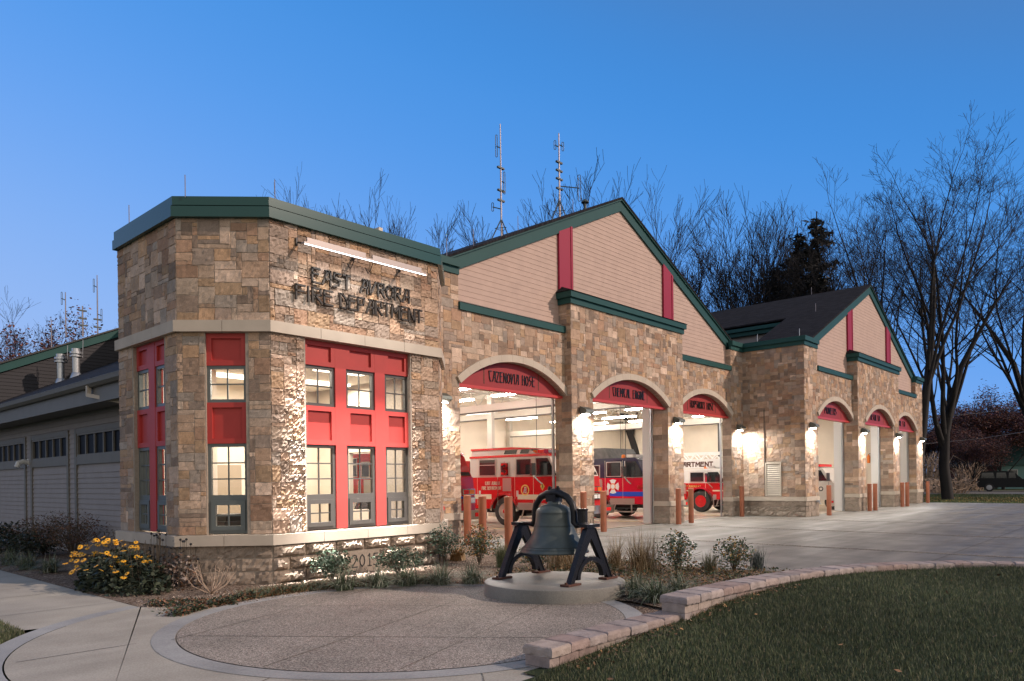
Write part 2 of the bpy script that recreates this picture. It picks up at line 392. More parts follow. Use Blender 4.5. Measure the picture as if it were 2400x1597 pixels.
# ------------------------------------------------------------------ stone walls
PAL=np.array([(.44,.33,.25),(.20,.15,.115),(.36,.235,.145),(.34,.24,.17),(.30,.21,.15),(.26,.185,.135),(.37,.27,.195),(.32,.22,.14),(.28,.21,.165),(.25,.195,.155),(.41,.31,.235),(.29,.185,.125),(.32,.25,.19),(.27,.225,.185),(.33,.225,.155)])
class Stone:
    def __init__(s): s.V=[];s.F=[];s.C=[];s.n=0
    def block(s,F,u0,u1,v0,v1,proud,rough,res,col,bulge=0.,e=.004):
        nu=max(1,int(round((u1-u0)/res)));nv=max(1,int(round((v1-v0)/res)))
        us=np.r_[u0,np.linspace(u0+e,u1-e,nu+1),u1];vs=np.r_[v0,np.linspace(v0+e,v1-e,nv+1),v1]
        U,W=np.meshgrid(us,vs); D=np.full(U.shape,-.001)
        du=np.minimum(U-u0,u1-U)/(u1-u0)*2;dv=np.minimum(W-v0,v1-W)/(v1-v0)*2
        inner=D[1:-1,1:-1].shape; pr=proud*rng.uniform(.45,1.)
        tilt=rng.normal(0,.12 if bulge==0 else .2,2)
        prof=pr*(1+tilt[0]*((U-u0)/(u1-u0)-.5)+tilt[1]*((W-v0)/(v1-v0)-.5))+bulge*np.clip(np.minimum(du,dv*.9)*2.2,0,1)**.6
        D[1:-1,1:-1]=(prof+rng.normal(0,rough,U.shape))[1:-1,1:-1]
        D[1:-1,1:-1]=np.maximum(D[1:-1,1:-1],.003)
        jit=rng.normal(0,.0035,U.shape); U2=U.copy();U2[1:-1,1:-1]+=jit[1:-1,1:-1]*(res/.05)
        W2=W.copy();W2[1:-1,1:-1]+=rng.normal(0,.0035,U.shape)[1:-1,1:-1]*(res/.05)
        o=np.array(F(0,0,0));eu=np.array(F(1,0,0))-o;ev=np.array(F(0,1,0))-o;ed=np.array(F(0,0,1))-o
        P=o+U2[...,None]*eu+W2[...,None]*ev+D[...,None]*ed
        a,b=U.shape; idx=np.arange(a*b).reshape(a,b)+s.n
        q=np.stack([idx[:-1,:-1],idx[:-1,1:],idx[1:,1:],idx[1:,:-1]],-1).reshape(-1,4)
        s.V.append(P.reshape(-1,3));s.F.append(q);s.C.append(np.tile(col,(a*b,1)));s.n+=a*b
    def col(s,tint=1.): 
        c=PAL[rng.integers(len(PAL))]*rng.uniform(.78,1.16)*tint*1.3*np.array([1.,1.,1.02]); return c
    def ashlar(s,F,W,v0,v1,blocked=None,cw=.085,ch=.072,proud=.013,rough=.0045,res=.06,tint=1.):
        nx=max(1,round(W/cw));nz=max(1,round((v1-v0)/ch));cw=W/nx;ch=(v1-v0)/nz
        occ=np.zeros((nz,nx),bool)
        if blocked:
            for j in range(nz):
                for i in range(nx): occ[j,i]=blocked((i+.5)*cw,v0+(j+.5)*ch)
        for j in range(nz):
            for i in range(nx):
                if occ[j,i]: continue
                r=rng.random()
                if r<.30: w,h=rng.integers(3,6),rng.integers(3,5)
                elif r<.62: w,h=rng.integers(3,7),rng.integers(1,3)
                elif r<.85: w,h=rng.integers(2,5),2
                else: w,h=rng.integers(1,3),rng.integers(2,4)
                w=min(w,nx-i);h=min(h,nz-j)
                k=1
                while k<w and not occ[j,i+k]: k+=1
                w=k
                while h>1 and occ[j:j+h,i:i+w].any(): h-=1
                if nx-i-w==1 and w<7 and not occ[j:j+h,i:i+w+1].any(): w+=1
                occ[j:j+h,i:i+w]=True
                g=.0035
                s.block(F,i*cw+g,(i+w)*cw-g,v0+j*ch+g,v0+(j+h)*ch-g,proud,rough,res,s.col(tint))
    def found(s,F,W,v0,v1,skip=None,bw=.62,rows=3,res=.045,rough=.011,bulge=.012,c=(.32,.265,.215)):
        h=(v1-v0)/rows
        for r in range(rows):
            x=-(r%2)*bw*.5
            while x<W-1e-3:
                a,b=max(0,x),min(W,x+bw); x+=bw
                if b-a<.05: continue
                if skip and skip(r,(a+b)/2): continue
                s.block(F,a+.009,b-.009,v0+r*h+.009,v0+(r+1)*h-.009,.015,rough,res,np.array(c)*rng.uniform(.85,1.12),bulge)
    def build(s,name,parent): return npmesh(name,np.concatenate(s.V),np.concatenate(s.F),'stone',parent,np.concatenate(s.C))
# ------------------------------------------------------------------ camera, sky, sun
f_px,HY,ROLL,YAW,HC=1721.5,326.7,.01235,.73466,1.70
Fv=Vector((math.cos(YAW),math.sin(YAW),0)); Rv=Vector((math.sin(YAW),-math.cos(YAW),0)); Uv=Vector((0,0,1))
cr_,sr_=math.cos(ROLL),math.sin(ROLL)
cam=bpy.data.cameras.new('camera'); co=bpy.data.objects.new('camera',cam); COL.objects.link(co)
cx=Rv*cr_-Uv*sr_; cy=Rv*sr_+Uv*cr_; cz=-Fv
co.matrix_world=Matrix(((cx.x,cy.x,cz.x,0),(cx.y,cy.y,cz.y,0),(cx.z,cy.z,cz.z,HC),(0,0,0,1)))
cam.sensor_width=36; cam.lens=f_px/2400*36; cam.shift_x=-HY*sr_/2400; cam.shift_y=HY*cr_/2400; cam.clip_end=2000; cam.clip_start=.05
sc.camera=co
def ray_at(px,py,Z):
    u,v=px-1200,py-798.5; up,vp=u*cr_-v*sr_,u*sr_+v*cr_
    return Vector((0,0,HC))+(Fv+Rv*(up/f_px)-Uv*((vp-HY)/f_px))*Z

SUN_AZ=R(32); SUN_EL=R(30)      # azimuth measured from the facade normal (-Y) towards +X
sd=Vector((math.sin(SUN_AZ)*math.cos(SUN_EL),-math.cos(SUN_AZ)*math.cos(SUN_EL),math.sin(SUN_EL)))
sl=bpy.data.lights.new('sun','SUN'); so=bpy.data.objects.new('sun',sl); COL.objects.link(so)
sl.energy=3.1; sl.angle=R(1.); sl.color=(1.,.78,.63); so.rotation_euler=sd.to_track_quat('Z','Y').to_euler()

w=bpy.data.worlds.new('World'); sc.world=w; w.use_nodes=True
N=w.node_tree.nodes; L=w.node_tree.links; bg=N['Background']
sky=N.new('ShaderNodeTexSky'); sky.sky_type='NISHITA'; sky.sun_disc=False; sky.sun_elevation=SUN_EL
sky.sun_rotation=math.atan2(sd.x,sd.y); sky.ozone_density=4.; sky.air_density=1.2; sky.dust_density=.2
tc=N.new('ShaderNodeTexCoord'); sep=N.new('ShaderNodeSeparateXYZ'); L.new(tc.outputs['Generated'],sep.inputs[0])
# dusk grading of the sky by true direction: deep blue aloft to the right, paler towards the left horizon
def madd(a,b,c):
    n=N.new('ShaderNodeMath'); n.operation='MULTIPLY_ADD'
    for i,x in enumerate((a,b,c)):
        if isinstance(x,(int,float)): n.inputs[i].default_value=x
        else: L.new(x,n.inputs[i])
    return n.outputs[0]
side=madd(sep.outputs[0],.6703,0.); side=madd(sep.outputs[1],-.7421,side)      # + = right of the view
t=madd(sep.outputs[2],1.08,.13); t=madd(side,.30,t)
rp=ramp(N,[(0.,(.38,.52,.86)),(.22,(.275,.475,.90)),(.42,(.135,.37,.89)),(.62,(.062,.29,.77)),(.76,(.05,.24,.66)),(.95,(.11,.16,.25))]); rp.color_ramp.interpolation='B_SPLINE'
L.new(t,rp.inputs[0])
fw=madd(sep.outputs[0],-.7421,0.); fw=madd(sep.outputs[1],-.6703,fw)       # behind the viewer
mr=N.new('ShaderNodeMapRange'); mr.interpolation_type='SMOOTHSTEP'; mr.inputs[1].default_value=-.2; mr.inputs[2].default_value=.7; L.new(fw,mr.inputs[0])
bk=ramp(N,[(0.,(1.35,1.18,1.0)),(.4,(1.,.93,.86)),(1.,(.26,.31,.43))]); L.new(sep.outputs[2],bk.inputs[0])  # unseen sky behind the viewer, brightened and warmed as fill for the facade
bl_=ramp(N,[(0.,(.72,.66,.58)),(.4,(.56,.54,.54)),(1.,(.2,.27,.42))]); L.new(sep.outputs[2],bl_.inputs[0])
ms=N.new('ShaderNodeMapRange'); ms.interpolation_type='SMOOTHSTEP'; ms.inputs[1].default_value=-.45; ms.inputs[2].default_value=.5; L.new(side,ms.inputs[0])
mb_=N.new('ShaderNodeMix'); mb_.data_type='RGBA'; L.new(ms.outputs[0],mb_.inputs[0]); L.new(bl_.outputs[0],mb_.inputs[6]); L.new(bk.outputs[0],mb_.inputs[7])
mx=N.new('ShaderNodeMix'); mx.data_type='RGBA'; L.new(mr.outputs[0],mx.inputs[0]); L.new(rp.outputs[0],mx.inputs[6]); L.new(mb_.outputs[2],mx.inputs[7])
ns=N.new('ShaderNodeMix'); ns.data_type='RGBA'; ns.blend_type='ADD'; ns.inputs[0].default_value=1.
sk=N.new('ShaderNodeMix'); sk.data_type='RGBA'; sk.blend_type='MULTIPLY'; sk.inputs[0].default_value=1.; sk.inputs[7].default_value=(.0016,.0018,.002,1)
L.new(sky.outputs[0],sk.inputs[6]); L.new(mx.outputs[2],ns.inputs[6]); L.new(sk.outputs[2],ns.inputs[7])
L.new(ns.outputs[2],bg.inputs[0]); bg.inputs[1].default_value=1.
sc.view_settings.view_transform='Standard'; sc.view_settings.look='None'; sc.view_settings.exposure=0; sc.view_settings.gamma=1
cy_=sc.cycles; cy_.use_denoising=True; cy_.max_bounces=7; cy_.diffuse_bounces=4; cy_.glossy_bounces=3; cy_.transparent_max_bounces=10; cy_.transmission_bounces=4
cy_.sample_clamp_indirect=4.; cy_.caustics_reflective=False; cy_.caustics_refractive=False
try: cy_.use_light_tree=True
except Exception: pass
def area(name,loc,tgt,sx,sy,power,color,parent=None,spread=180):
    l=bpy.data.lights.new(name,'AREA'); l.shape='RECTANGLE'; l.size=sx; l.size_y=sy; l.energy=power; l.color=color; l.spread=R(spread)
    o=bpy.data.objects.new(name,l); COL.objects.link(o)
    base=WB.get(rootof(parent).name,Vector((0,0,0))) if parent else Vector((0,0,0))
    o.location=Vector(loc)-base; o.rotation_euler=(Vector(loc)-Vector(tgt)).to_track_quat('Z','Y').to_euler()
    if parent: o.parent=parent
    return o

# ------------------------------------------------------------------ pavilion
pav=thing('entrance_pavilion','stone entrance pavilion with chamfered corners, tall red framed windows and green roof edge','building',(8.3,13.,0))
A=(5.34,14.88);B=(5.34,12.35);Cc=(6.42,11.27);D=(10.2,11.27);E_=(11.28,12.35);E2=(11.28,14.2)
PATH=[A,B,Cc,D,E_,E2]
faces=[]
for a,b in zip(PATH,PATH[1:]):
    u=Vector((b[0]-a[0],b[1]-a[1],0)); faces.append((frame((a[0],a[1],0),u,(u.y,-u.x,0)),u.length))
OPEN={0:(.68,2.03),1:(.46,1.12),2:(.67,3.03)}
ZB,ZT=.86,4.22
st=Stone(); wall=MB()
for i,(F,W) in enumerate(faces):
    op=OPEN.get(i); fine=.034 if i==2 else .05
    blk=(lambda u,z,op=op: op and op[0]-.02<u<op[1]+.02)
    st.ashlar(F,W,.845,4.23,blk,cw=.09 if i!=2 else .08,res=fine,rough=.010 if i==2 else .0035,proud=.020 if i==2 else .010)
    st.ashlar(F,W,4.42,6.2,cw=.09,res=fine,rough=.009 if i==2 else .0035,proud=.020 if i==2 else .010)
    skip=(lambda r,u: i==2 and r<2 and 1.45<u<2.25)
    st.found(F,W,0,.66,skip,res=.035 if i==2 else .05,bulge=.10 if i==2 else .012,c=(.31,.25,.20))
    # backing
    if op:
        for q in ((0,op[0],0,6.4),(op[1],W,0,6.4),(op[0],op[1],0,ZB-.03),(op[0],op[1],ZT,6.4)): wall.fbox(F,*q,-.28,0)
    else: wall.fbox(F,0,W,0,6.4,-.28,0)
st.build('stone_facing',pav); wall.build('wall',"mortar",pav)
for k,(z0,z1,d1) in enumerate(((.66,.835,.10),(4.23,4.42,.075))):
    bandm=MB()
    for i,(F,W) in enumerate(faces):
        n=max(1,round(W/.95)); st_=W/n
        t=math.tan(R(22.5))*d1
        for j in range(n):
            a=j*st_+(.004 if j else -t*(0 if i==0 else 1)); b=(j+1)*st_-(.004 if j<n-1 else -t*(0 if i==4 else 1))
            bandm.fbox(F,a,b,z0,z1,-.05,d1+(.0012*i))
    bandm.build('sill_course' if k==0 else 'belt_course','limestone',pav)
tr=MB(); band(tr,PATH,-.1,.095,6.13,6.305); tr.build('green_fascia','coping',pav)
tr=MB(); band(tr,PATH,-.1,.03,6.305,6.33);band(tr,PATH,-.12,.065,6.33,6.475); tr.build('roof_coping','coping',pav)
rf=MB(); P=offset(PATH,-.1); rf.prism([(p.x,p.y) for p in P]+[(5.4,14.9)],lambda u,v,d:(u,v,d),6.2,6.36); rf.build('flat_roof','black',pav)
for (x,y) in ((5.3,14.2),(5.42,12.15),(6.55,11.28),(10.6,11.4)):
    m=MB(); m.tube([(x,y,6.45),(x,y,6.82)],.008,5); m.build('lightning_rod','mast',pav)
# dark metal flashing that hangs at the pavilion corner towards the bay wall
m=MB(); m.bar((10.62,11.66,6.16),(11.2,12.25,6.16),.12,.03); m.build('soffit_return','green',pav)
# block with the year
F,W=faces[2]
m=MB(); m.fbox(F,1.47,2.24,.02,.435,-.02,.035); ds=m.build('date_stone','mortar',pav)
m=MB(); text_mb(m,'2015',F,1.57,.13,.22,.022,.034,.040,.60,.3); m.build('date_numerals','charcoal',ds)

def redpanel(mb,F,u0,u1,v0,v1,d,bw=.085):
    mb.fbox(F,u0,u1,v0,v1,d-.06,d-.045)
    for q in ((u0,u0+bw,v0,v1),(u1-bw,u1,v0,v1),(u0+bw,u1-bw,v0,v0+bw),(u0+bw,u1-bw,v1-bw,v1)): mb.fbox(F,*q,d-.045,d)
def rp2(F,a,b,zt,d):
    for z0,z1 in ((zt,4.22),(2.37,3.06)): m=MB(); redpanel(m,F,a,b,z0,z1,d); m.build('red_panel','red',pav)
def window(F,u0,u1,v0,v1,d,nx,ny,mat,parent,fw=.055,gd=-.03,name='window'):
    m=MB()
    for q in ((u0,u0+fw,v0,v1),(u1-fw,u1,v0,v1),(u0+fw,u1-fw,v0,v0+fw),(u0+fw,u1-fw,v1-fw,v1)): m.fbox(F,*q,d-.07,d)
    a,b,c,e=u0+fw,u1-fw,v0+fw,v1-fw
    for i in range(1,nx): x=a+(b-a)*i/nx; m.fbox(F,x-.011,x+.011,c,e,d-.045,d-.022)
    for j in range(1,ny): y=c+(e-c)*j/ny; m.fbox(F,a,b,y-.0112,y+.0112,d-.0445,d-.0215)
    o=m.build(name,mat,parent)
    g=MB(); p=[F(x,y,d-.05) for x,y in((a,c),(b,c),(b,e),(a,e))]; g.quad(*p); g.build('pane','glass',o)
    return o
def wcol(F,u0,u1,d,parent,frame_mat,rows):
    z1t,z1b,z2t,zm=rows
    window(F,u0,u1,z1b,z1t,d,2,2,frame_mat,parent)
    window(F,u0,u1,zm,z2t,d,2,3,frame_mat,parent)
    m=MB(); fw=.05
    for q in ((u0,u0+fw,ZB,zm),(u1-fw,u1,ZB,zm),(u0+fw,u1-fw,ZB,ZB+fw),(u0+fw,u1-fw,zm-.04,zm)): m.fbox(F,*q,d-.07,d)
    window(F,u0+fw,u1-fw,ZB+fw,zm-.04,d+.025,2,2,frame_mat,parent,fw=.075,name='awning_window')
    m.build('window_surround',frame_mat,parent)
# front
F,W=faces[2]; d=-.075; X0=6.42
cols=[(7.09-X0,7.75-X0),(7.985-X0,8.64-X0),(8.875-X0,9.45-X0)]
for k,(a,b) in enumerate(cols):
    rp2(F,a,b,3.78,d)
    wcol(F,a,b,d-.03,pav,'bronze',(3.78,3.06,2.37,1.43))
for a,b in ((cols[0][1],cols[1][0]),(cols[1][1],cols[2][0])): m=MB(); m.fbox(F,a,b,ZB,ZT,-.2,d+.002); m.build('mullion','red',pav)
# chamfer
F,W=faces[1]; a,b=.46,1.12; rp2(F,a,b,3.68,-.05)
wcol(F,a,b,-.07,pav,'greyframe',(3.68,3.06,2.37,1.45))
# left
F,W=faces[0]
for a,b in ((.68,1.22),(1.48,2.03)):
    rp2(F,a,b,3.78,-.06)
    wcol(F,a,b,-.08,pav,'greyframe',(3.78,3.06,2.37,1.45))
m=MB(); m.fbox(F,1.22,1.48,ZB,ZT,-.2,-.055); m.build('mullion','red',pav)
# room behind the windows
m=MB(); inner=offset(PATH,-.30); 
m.add([(p.x,p.y,.03) for p in inner]+[(11.0,17.2,.03),(6.76,17.2,.03),(6.76,14.9,.03)],[tuple(range(9))]); m.build('room_floor','carpet',pav)
m=MB(); m.add([(p.x,p.y,4.12) for p in inner]+[(11.0,17.2,4.12),(6.76,17.2,4.12),(6.76,14.9,4.12)],[tuple(range(9))]); m.build('room_ceiling','ceil',pav)
m=MB(); m.box(6.7,11.3,17.2,17.3,0,4.2); m.box(6.70,6.76,14.9,17.2,0,4.2); m.box(5.64,6.76,14.87,14.9,0,4.2)
for q in ((14.2,14.75,0,4.2),(15.75,17.2,0,4.2),(14.75,15.75,0,1.0),(14.75,15.75,2.45,4.2)): m.box(11.15,11.27,*q)
for (a,b) in ((7.2,7.3),): m.box(a,b,15.,17.2,0,4.2)
m.build('room_wall','cream',pav)
m=MB(); m.box(8.0,8.95,17.14,17.2,.03,2.15); m.lathe([(.03,0),(.03,.05)],(8.1,17.1,1.1),8,'y'); m.build('inner_door','doortan',pav)
for (x,y) in ((7.0,13.2),(9.3,13.4),(8.,15.6),(10.2,15.3)):
    m=MB(); m.box(x-.6,x+.6,y-.15,y+.15,4.06,4.11); o=tag(m.build('office_light','panel'),'glowing ceiling panel in the office behind the pavilion windows','ceiling light','office ceiling panels in the pavilion')
    area('bulb',(x,y,4.04),(x,y,0),1.1,.3,140,(1,.91,.79),o)
def desk(x0,x1,y0,y1,label):
    t=thing('office_desk',label,'desk',((x0+x1)/2,(y0+y1)/2,0.03)); m=MB(); m.box(x0,x1,y0,y1,.72,.77); m.build('desk_top','charcoal',t)
    for x in (x0+.03,x1-.07):
        for y in (y0+.03,y1-.07): m=MB(); m.box(x,x+.04,y,y+.04,.03,.72); m.build('leg','black',t)
desk(7.3,10.6,12.6,13.2,'long dark office desk right behind the three front pavilion windows')
t=thing('printer','dark office printer seen low in the single window of the pavilion corner','printer',(6.75,13.1,.03)); m=MB(); m.box(6.4,7.1,12.9,13.4,.03,1.0); m.build('printer_body','charcoal',t); m=MB(); m.box(6.45,7.05,12.95,13.35,1.,1.13); m.build('scanner_lid','black',t)
# lettering over the front windows
sg=thing('wall_lettering','dark metal letters reading EAST AVRORA FIRE DEPARTMENT on the stone front of the pavilion','sign',(8.3,11.25,5.1))
F2=frame((0,11.27,0),(1,0,0),(0,-1,0))
for s,u,v,wd in (('EAST',7.20,5.21,.80),('AVRORA',8.22,5.21,1.17),('FIRE',6.88,4.86,.74),('DEPARTMENT',7.78,4.86,1.93)):
    tot=sum(wid(c) for c in s)+.2*(len(s)-1); h=.245; k=wd/(tot*h); x=0
    for ch in s:
        m=MB(); text_mb(m,ch,F2,u+x*h*k,v,h,.032,.05,.09,wid(ch)*h*k); m.build('letter','letterdark',sg); x+=wid(ch)+.2
# LED wash light
wl=thing('wash_light','long bright linear light bar on brackets above the wall lettering','wall light',(8.05,10.75,5.7))
m=MB(); m.bar((6.75,10.76,5.69),(9.42,10.76,5.69),.09,.035); m.bar((6.85,10.80,5.76),(8.05,10.80,5.76),.03,.10);m.bar((8.2,10.80,5.76),(9.36,10.80,5.76),.03,.10); m.build('housing','barmetal',wl)
m=MB(); m.bar((6.76,10.72,5.668),(9.41,10.72,5.668),.014,.012); m.build('led_strip','ledbar',wl)
for x in (6.95,8.12,9.2):
    m=MB(); m.bar((x,10.78,5.70),(x,11.27,5.86),.03,.03); m.bar((x-.03,11.25,5.78),(x-.03,11.25,5.92),.07,.03); m.build('bracket','charcoal',wl)
for x in (7.85,8.25):
    m=MB(); m.tube([(x,10.85,5.68),(x+.02,10.95,5.58),(x+.08,11.1,5.56),(x+.1,11.22,5.7)],.008,5); m.build('cable','black',wl)
area('bulb',(8.08,10.72,5.655),(8.08,11.1,4.2),2.6,.02,34,(1,.95,.90),wl,150)
area('grazer_bulb',(8.08,10.76,5.655),(8.08,11.22,1.2),2.6,.02,125,(1,.94,.88),wl,17)

# ------------------------------------------------------------------ apparatus bays
def bays(root,c,Yo,names,xl,xr,jambs=True,fine=.075):
    Ym=Yo-.25; Ys=Yo+.22; HM=3.47; ho=8.04; zh=4.3
    ops=[(c-ho,c-HM),(c-2.36,c+2.36),(c+HM,c+ho)]
    Fo=frame((0,Yo,0),(1,0,0),(0,-1,0)); Fm=frame((0,Ym,0),(1,0,0),(0,-1,0))
    st=Stone(); wall=MB()
    def arc(a,b):
        hw=(b-a)/2; r=.79; Rr=(hw*hw+r*r)/(2*r); return (a+b)/2,zh+r-Rr,Rr,hw
    def ax(a,b,x,ex=0):
        m_,zc,Rr,hw=arc(a,b); q=(Rr+ex)**2-(x-m_)**2; return zc+math.sqrt(q) if q>0 else -9
    def front(Yp,x0,x1,op,ztop):
        F=frame((x0,Yp,0),(1,0,0),(0,-1,0)); W=x1-x0
        if op: a,b=op
        blk=None
        if op:
            def blk(u,z):
                x=x0+u
                if a<x<b and z<zh: return True
                return a-.12<x<b+.12 and z>zh-.12 and z<ax(a,b,x,.10) 
        st.ashlar(F,W,.845,7.2 if ztop>7 else ztop,blk,res=fine,cw=.095,ch=.08)
        pieces=[(x0,x1)] if not op else [(x0,a),(b,x1)]
        for p,q in pieces:
            if q-p<.06: continue
            G=frame((p,Yp,0),(1,0,0),(0,-1,0)); st.found(G,q-p,0,.66,res=.06,bw=.6)
            lim=MB(); lim.fbox(G,-.02,q-p+.02,.66,.835,-.05,.06); lim.build('sill_course','limestone',root)
            wall.box(p,q,Yp,Yo+.4,0,zh)
        if op:
            if b-a>0:
                n=26
                for i in range(n):
                    xa,xb=a+(b-a)*i/n,a+(b-a)*(i+1)/n
                    za,zb=ax(a,b,xa),ax(a,b,xb)
                    P=[(xa,Yp,za),(xb,Yp,zb),(xb,Yp,ztop),(xa,Yp,ztop)]; Q=[(x,Yo+.4,z) for x,_,z in P]
                    wall.add(P+Q,[(0,1,2,3),(4,7,6,5),(0,4,5,1),(3,2,6,7)])
            for p,q in pieces:
                if q-p>.02: wall.box(p,q,Yp,Yo+.4,zh,ztop)
            # voussoir ring
            m_,zc,Rr,hw=arc(a,b); al=math.asin(hw/Rr); n=11; lim=MB()
            for i in range(n):
                t0=-al+2*al*i/n+.0006;t1=-al+2*al*(i+1)/n-.0006
                k=4; pts=[(m_+Rr*math.sin(t0+(t1-t0)*j/k),zc+Rr*math.cos(t0+(t1-t0)*j/k)) for j in range(k+1)]+[(m_+(Rr+.205)*math.sin(t1+(t0-t1)*j/k),zc+(Rr+.205)*math.cos(t1+(t0-t1)*j/k)) for j in range(k+1)]
                lim.prism(pts,frame((0,Yp,0),(1,0,0),(0,-1,0)),-.22,.075)
            lim.build('arch_ring','limestone',root)
        else: wall.box(x0,x1,Yp,Yo+.4,zh,ztop)
    front(Yo,xl,c-HM,ops[0],6.27); front(Ym,c-HM,c+HM,ops[1],7.2); front(Yo,c+HM,xr,ops[2],6.27)
    # tall end piers
    for p,q in ((xl,c-ho),(c+ho,xr)):
        G=frame((p,Yo,0),(1,0,0),(0,-1,0)); wall.box(p,q,Yo,Yo+.4,6.27,7.2); st.ashlar(G,q-p,6.27,7.2,res=fine,cw=.095,ch=.08)
    # returns and jambs that face left / right
    for x,y0,y1,z0,z1,s in ((c-HM,Ym,Ys,zh+.05,7.2,-1),(c+HM,Ym,Ys,zh+.05,7.2,1),(c+ho,Yo,Ys,6.45,7.2,-1),(c-ho,Yo,Ys,6.45,7.2,1)):
        st.ashlar(frame((x,y1 if s<0 else y0,0),(0,-1 if s<0 else 1,0),(s,0,0)),y1-y0,z0,z1,res=fine)
    for (a,b),yy in zip(ops,(Yo,Ym,Yo)):
        for x,s in ((b,-1),(a,1)):
            y0=Ym if x in(c-HM,c+HM) else yy
            G=frame((x,Yo+.4 if s<0 else y0,0),(0,-1 if s<0 else 1,0),(s,0,0)); Wd=Yo+.4-y0
            st.ashlar(G,Wd,.845,zh,res=fine,cw=.12,ch=.1,rough=.005); st.found(G,Wd,0,.66,res=.08,bw=.6,bulge=.012); lim=MB(); lim.fbox(G,0,Wd,.66,.835,-.03,.045); lim.build('sill_course','limestone',root)
    st.build('stone_facing',root); wall.build('wall','mortar',root)
    # red arched heads with names
    for (a,b),yy,nm in zip(ops,(Yo,Ym,Yo),names):
        m_,zc,Rr,hw=arc(a,b); G=frame((0,yy,0),(1,0,0),(0,-1,0)); al=math.asin(hw/Rr)
        m=MB(); pts=[(m_+(Rr+.02)*math.sin(al-2*al*i/28),zc+(Rr+.02)*math.cos(al-2*al*i/28)) for i in range(29)]
        m.prism(pts,G,-.24,-.16); o=m.build('arch_panel','archred',root)
        m=MB(); m.fbox(G,a+.001,b-.001,zh-.07,zh+.012,-.3,-.10); m.build('head_trim','redtrim',o)
        m=MB()
        for x in (m_-1.18,m_+1.18): m.fbox(G,x-.018,x+.018,zh+.1,ax(a,b,x)-.01,-.16,-.156)
        m.build('groove','rust',o)
        m=MB(); text_mb(m,nm,G,m_-.98,zh+.2,.28,.019,-.16,-.135,1.98 if len(nm)>9 else 1.5,.3); m.build('name_letters','black',o)
    # ledges, caps, parapets
    for p,q in ((c-ho,c-HM),(c+HM,c+ho)):
        m=MB(); m.box(p-.0,q,Yo-.07,Ys-.002,6.27,6.47); o=m.build('ledge','green',root)
        m=MB(); m.prism([(Yo-.09,6.472),(Ys-.003,6.472),(Ys-.003,6.60)],lambda u,v,d:(d,u,v),p,q); m.build('flashing','barmetal',o)
    mp=[(c-HM,Ys),(c-HM,Ym),(c+HM,Ym),(c+HM,Ys)]
    m=MB(); band(m,mp,-.05,.06,7.17,7.35); band(m,mp,-.05,.13,7.352,7.54); o=m.build('mid_cornice','green',root)
    m=MB(); e=.17
    V=[(c-HM-e,Ym-e,7.545),(c+HM+e,Ym-e,7.545),(c+HM+e,Ys,7.545),(c-HM-e,Ys,7.545),(c-HM+.1,Ys-.002,7.80),(c+HM-.1,Ys-.002,7.80)]
    m.add(V,[(0,1,5,4),(0,4,3),(1,2,5),(3,4,5,2),(0,3,2,1)]); m.build('cornice_shingles','shingle',o,uv=lambda v:(v[0],v[1]*1.4))
    # clapboard gable
    m=MB(); z=6.30; ex=.148; sl=.4624; pk=11.07
    hwz=lambda z:min(ho,(pk-z)/sl)
    while z<pk-.02:
        z1=min(z+ex,pk-.005); w0=min(hwz(z),hwz(z));w1=hwz(z1)
        P=[(c-w0,Ys-.013,z),(c+w0,Ys-.013,z),(c+w1,Ys-.004,z1),(c-w1,Ys-.004,z1),(c-w0,Ys+.05,z),(c+w0,Ys+.05,z),(c+w1,Ys+.05,z1),(c-w1,Ys+.05,z1)]
        m.add(P,[(0,1,2,3),(4,7,6,5),(0,4,5,1),(3,2,6,7)]); z=z1
    m.build('clapboard_gable','siding',root)
    for s in (-1,1):
        x0,x1=(c-3.5,c-2.82) if s<0 else (c+2.82,c+3.5)
        zi,zo=pk-.4624*2.82+.04,pk-.4624*3.5+.04
        m=MB(); m.prism([(x0,7.6),(x1,7.6),(x1,zo if s>0 else zi),(x0,zi if s>0 else zo)],frame((0,Ys,0),(1,0,0),(0,-1,0)),-.02,.085)
        m.fbox(frame((0,Ys,0),(1,0,0),(0,-1,0)),x1-.10 if s<0 else x1-.10,x1,7.6,(zi if s<0 else zo)-.02,.083,.105)
        m.build('red_pilaster','crimsonpost',root)
    # rake boards
    Gs=frame((0,Ys,0),(1,0,0),(0,-1,0))
    m=MB()
    for s in (-1,1):
        xe=8.45; P=[(c,pk-.02),(c+s*xe,pk-.02-sl*xe),(c+s*xe,pk-.02-sl*xe+.36),(c,pk+.34)]
        m.prism(P,Gs,-.05,.075); P=[(c,pk+.34),(c+s*xe,pk+.34-sl*xe),(c+s*xe,pk+.44-sl*xe),(c,pk+.44)]; m.prism(P,Gs,-.05,.13)
    m.build('rake_board','green',root)
    return ops
m1=thing('apparatus_building','nearer gabled firehouse wing with three arched truck bays and clapboard gable right of the pavilion','building',(21.64,14.2,0))
c1,c2=21.64,40.40
OPS1=bays(m1,c1,14.2,('CAZENOVIA HOSE','CHEMICAL ENGINE','HOPSNORT HOSE'),11.9,30.85)
m2=thing('apparatus_building','farther gabled firehouse wing with three arched bays and a louvred stone side wall','building',(40.4,11.5,0))
OPS2=bays(m2,c2,11.5,('PIONEERS','RESCUE CO','FIRE CO'),30.85,49.9,fine=.11)
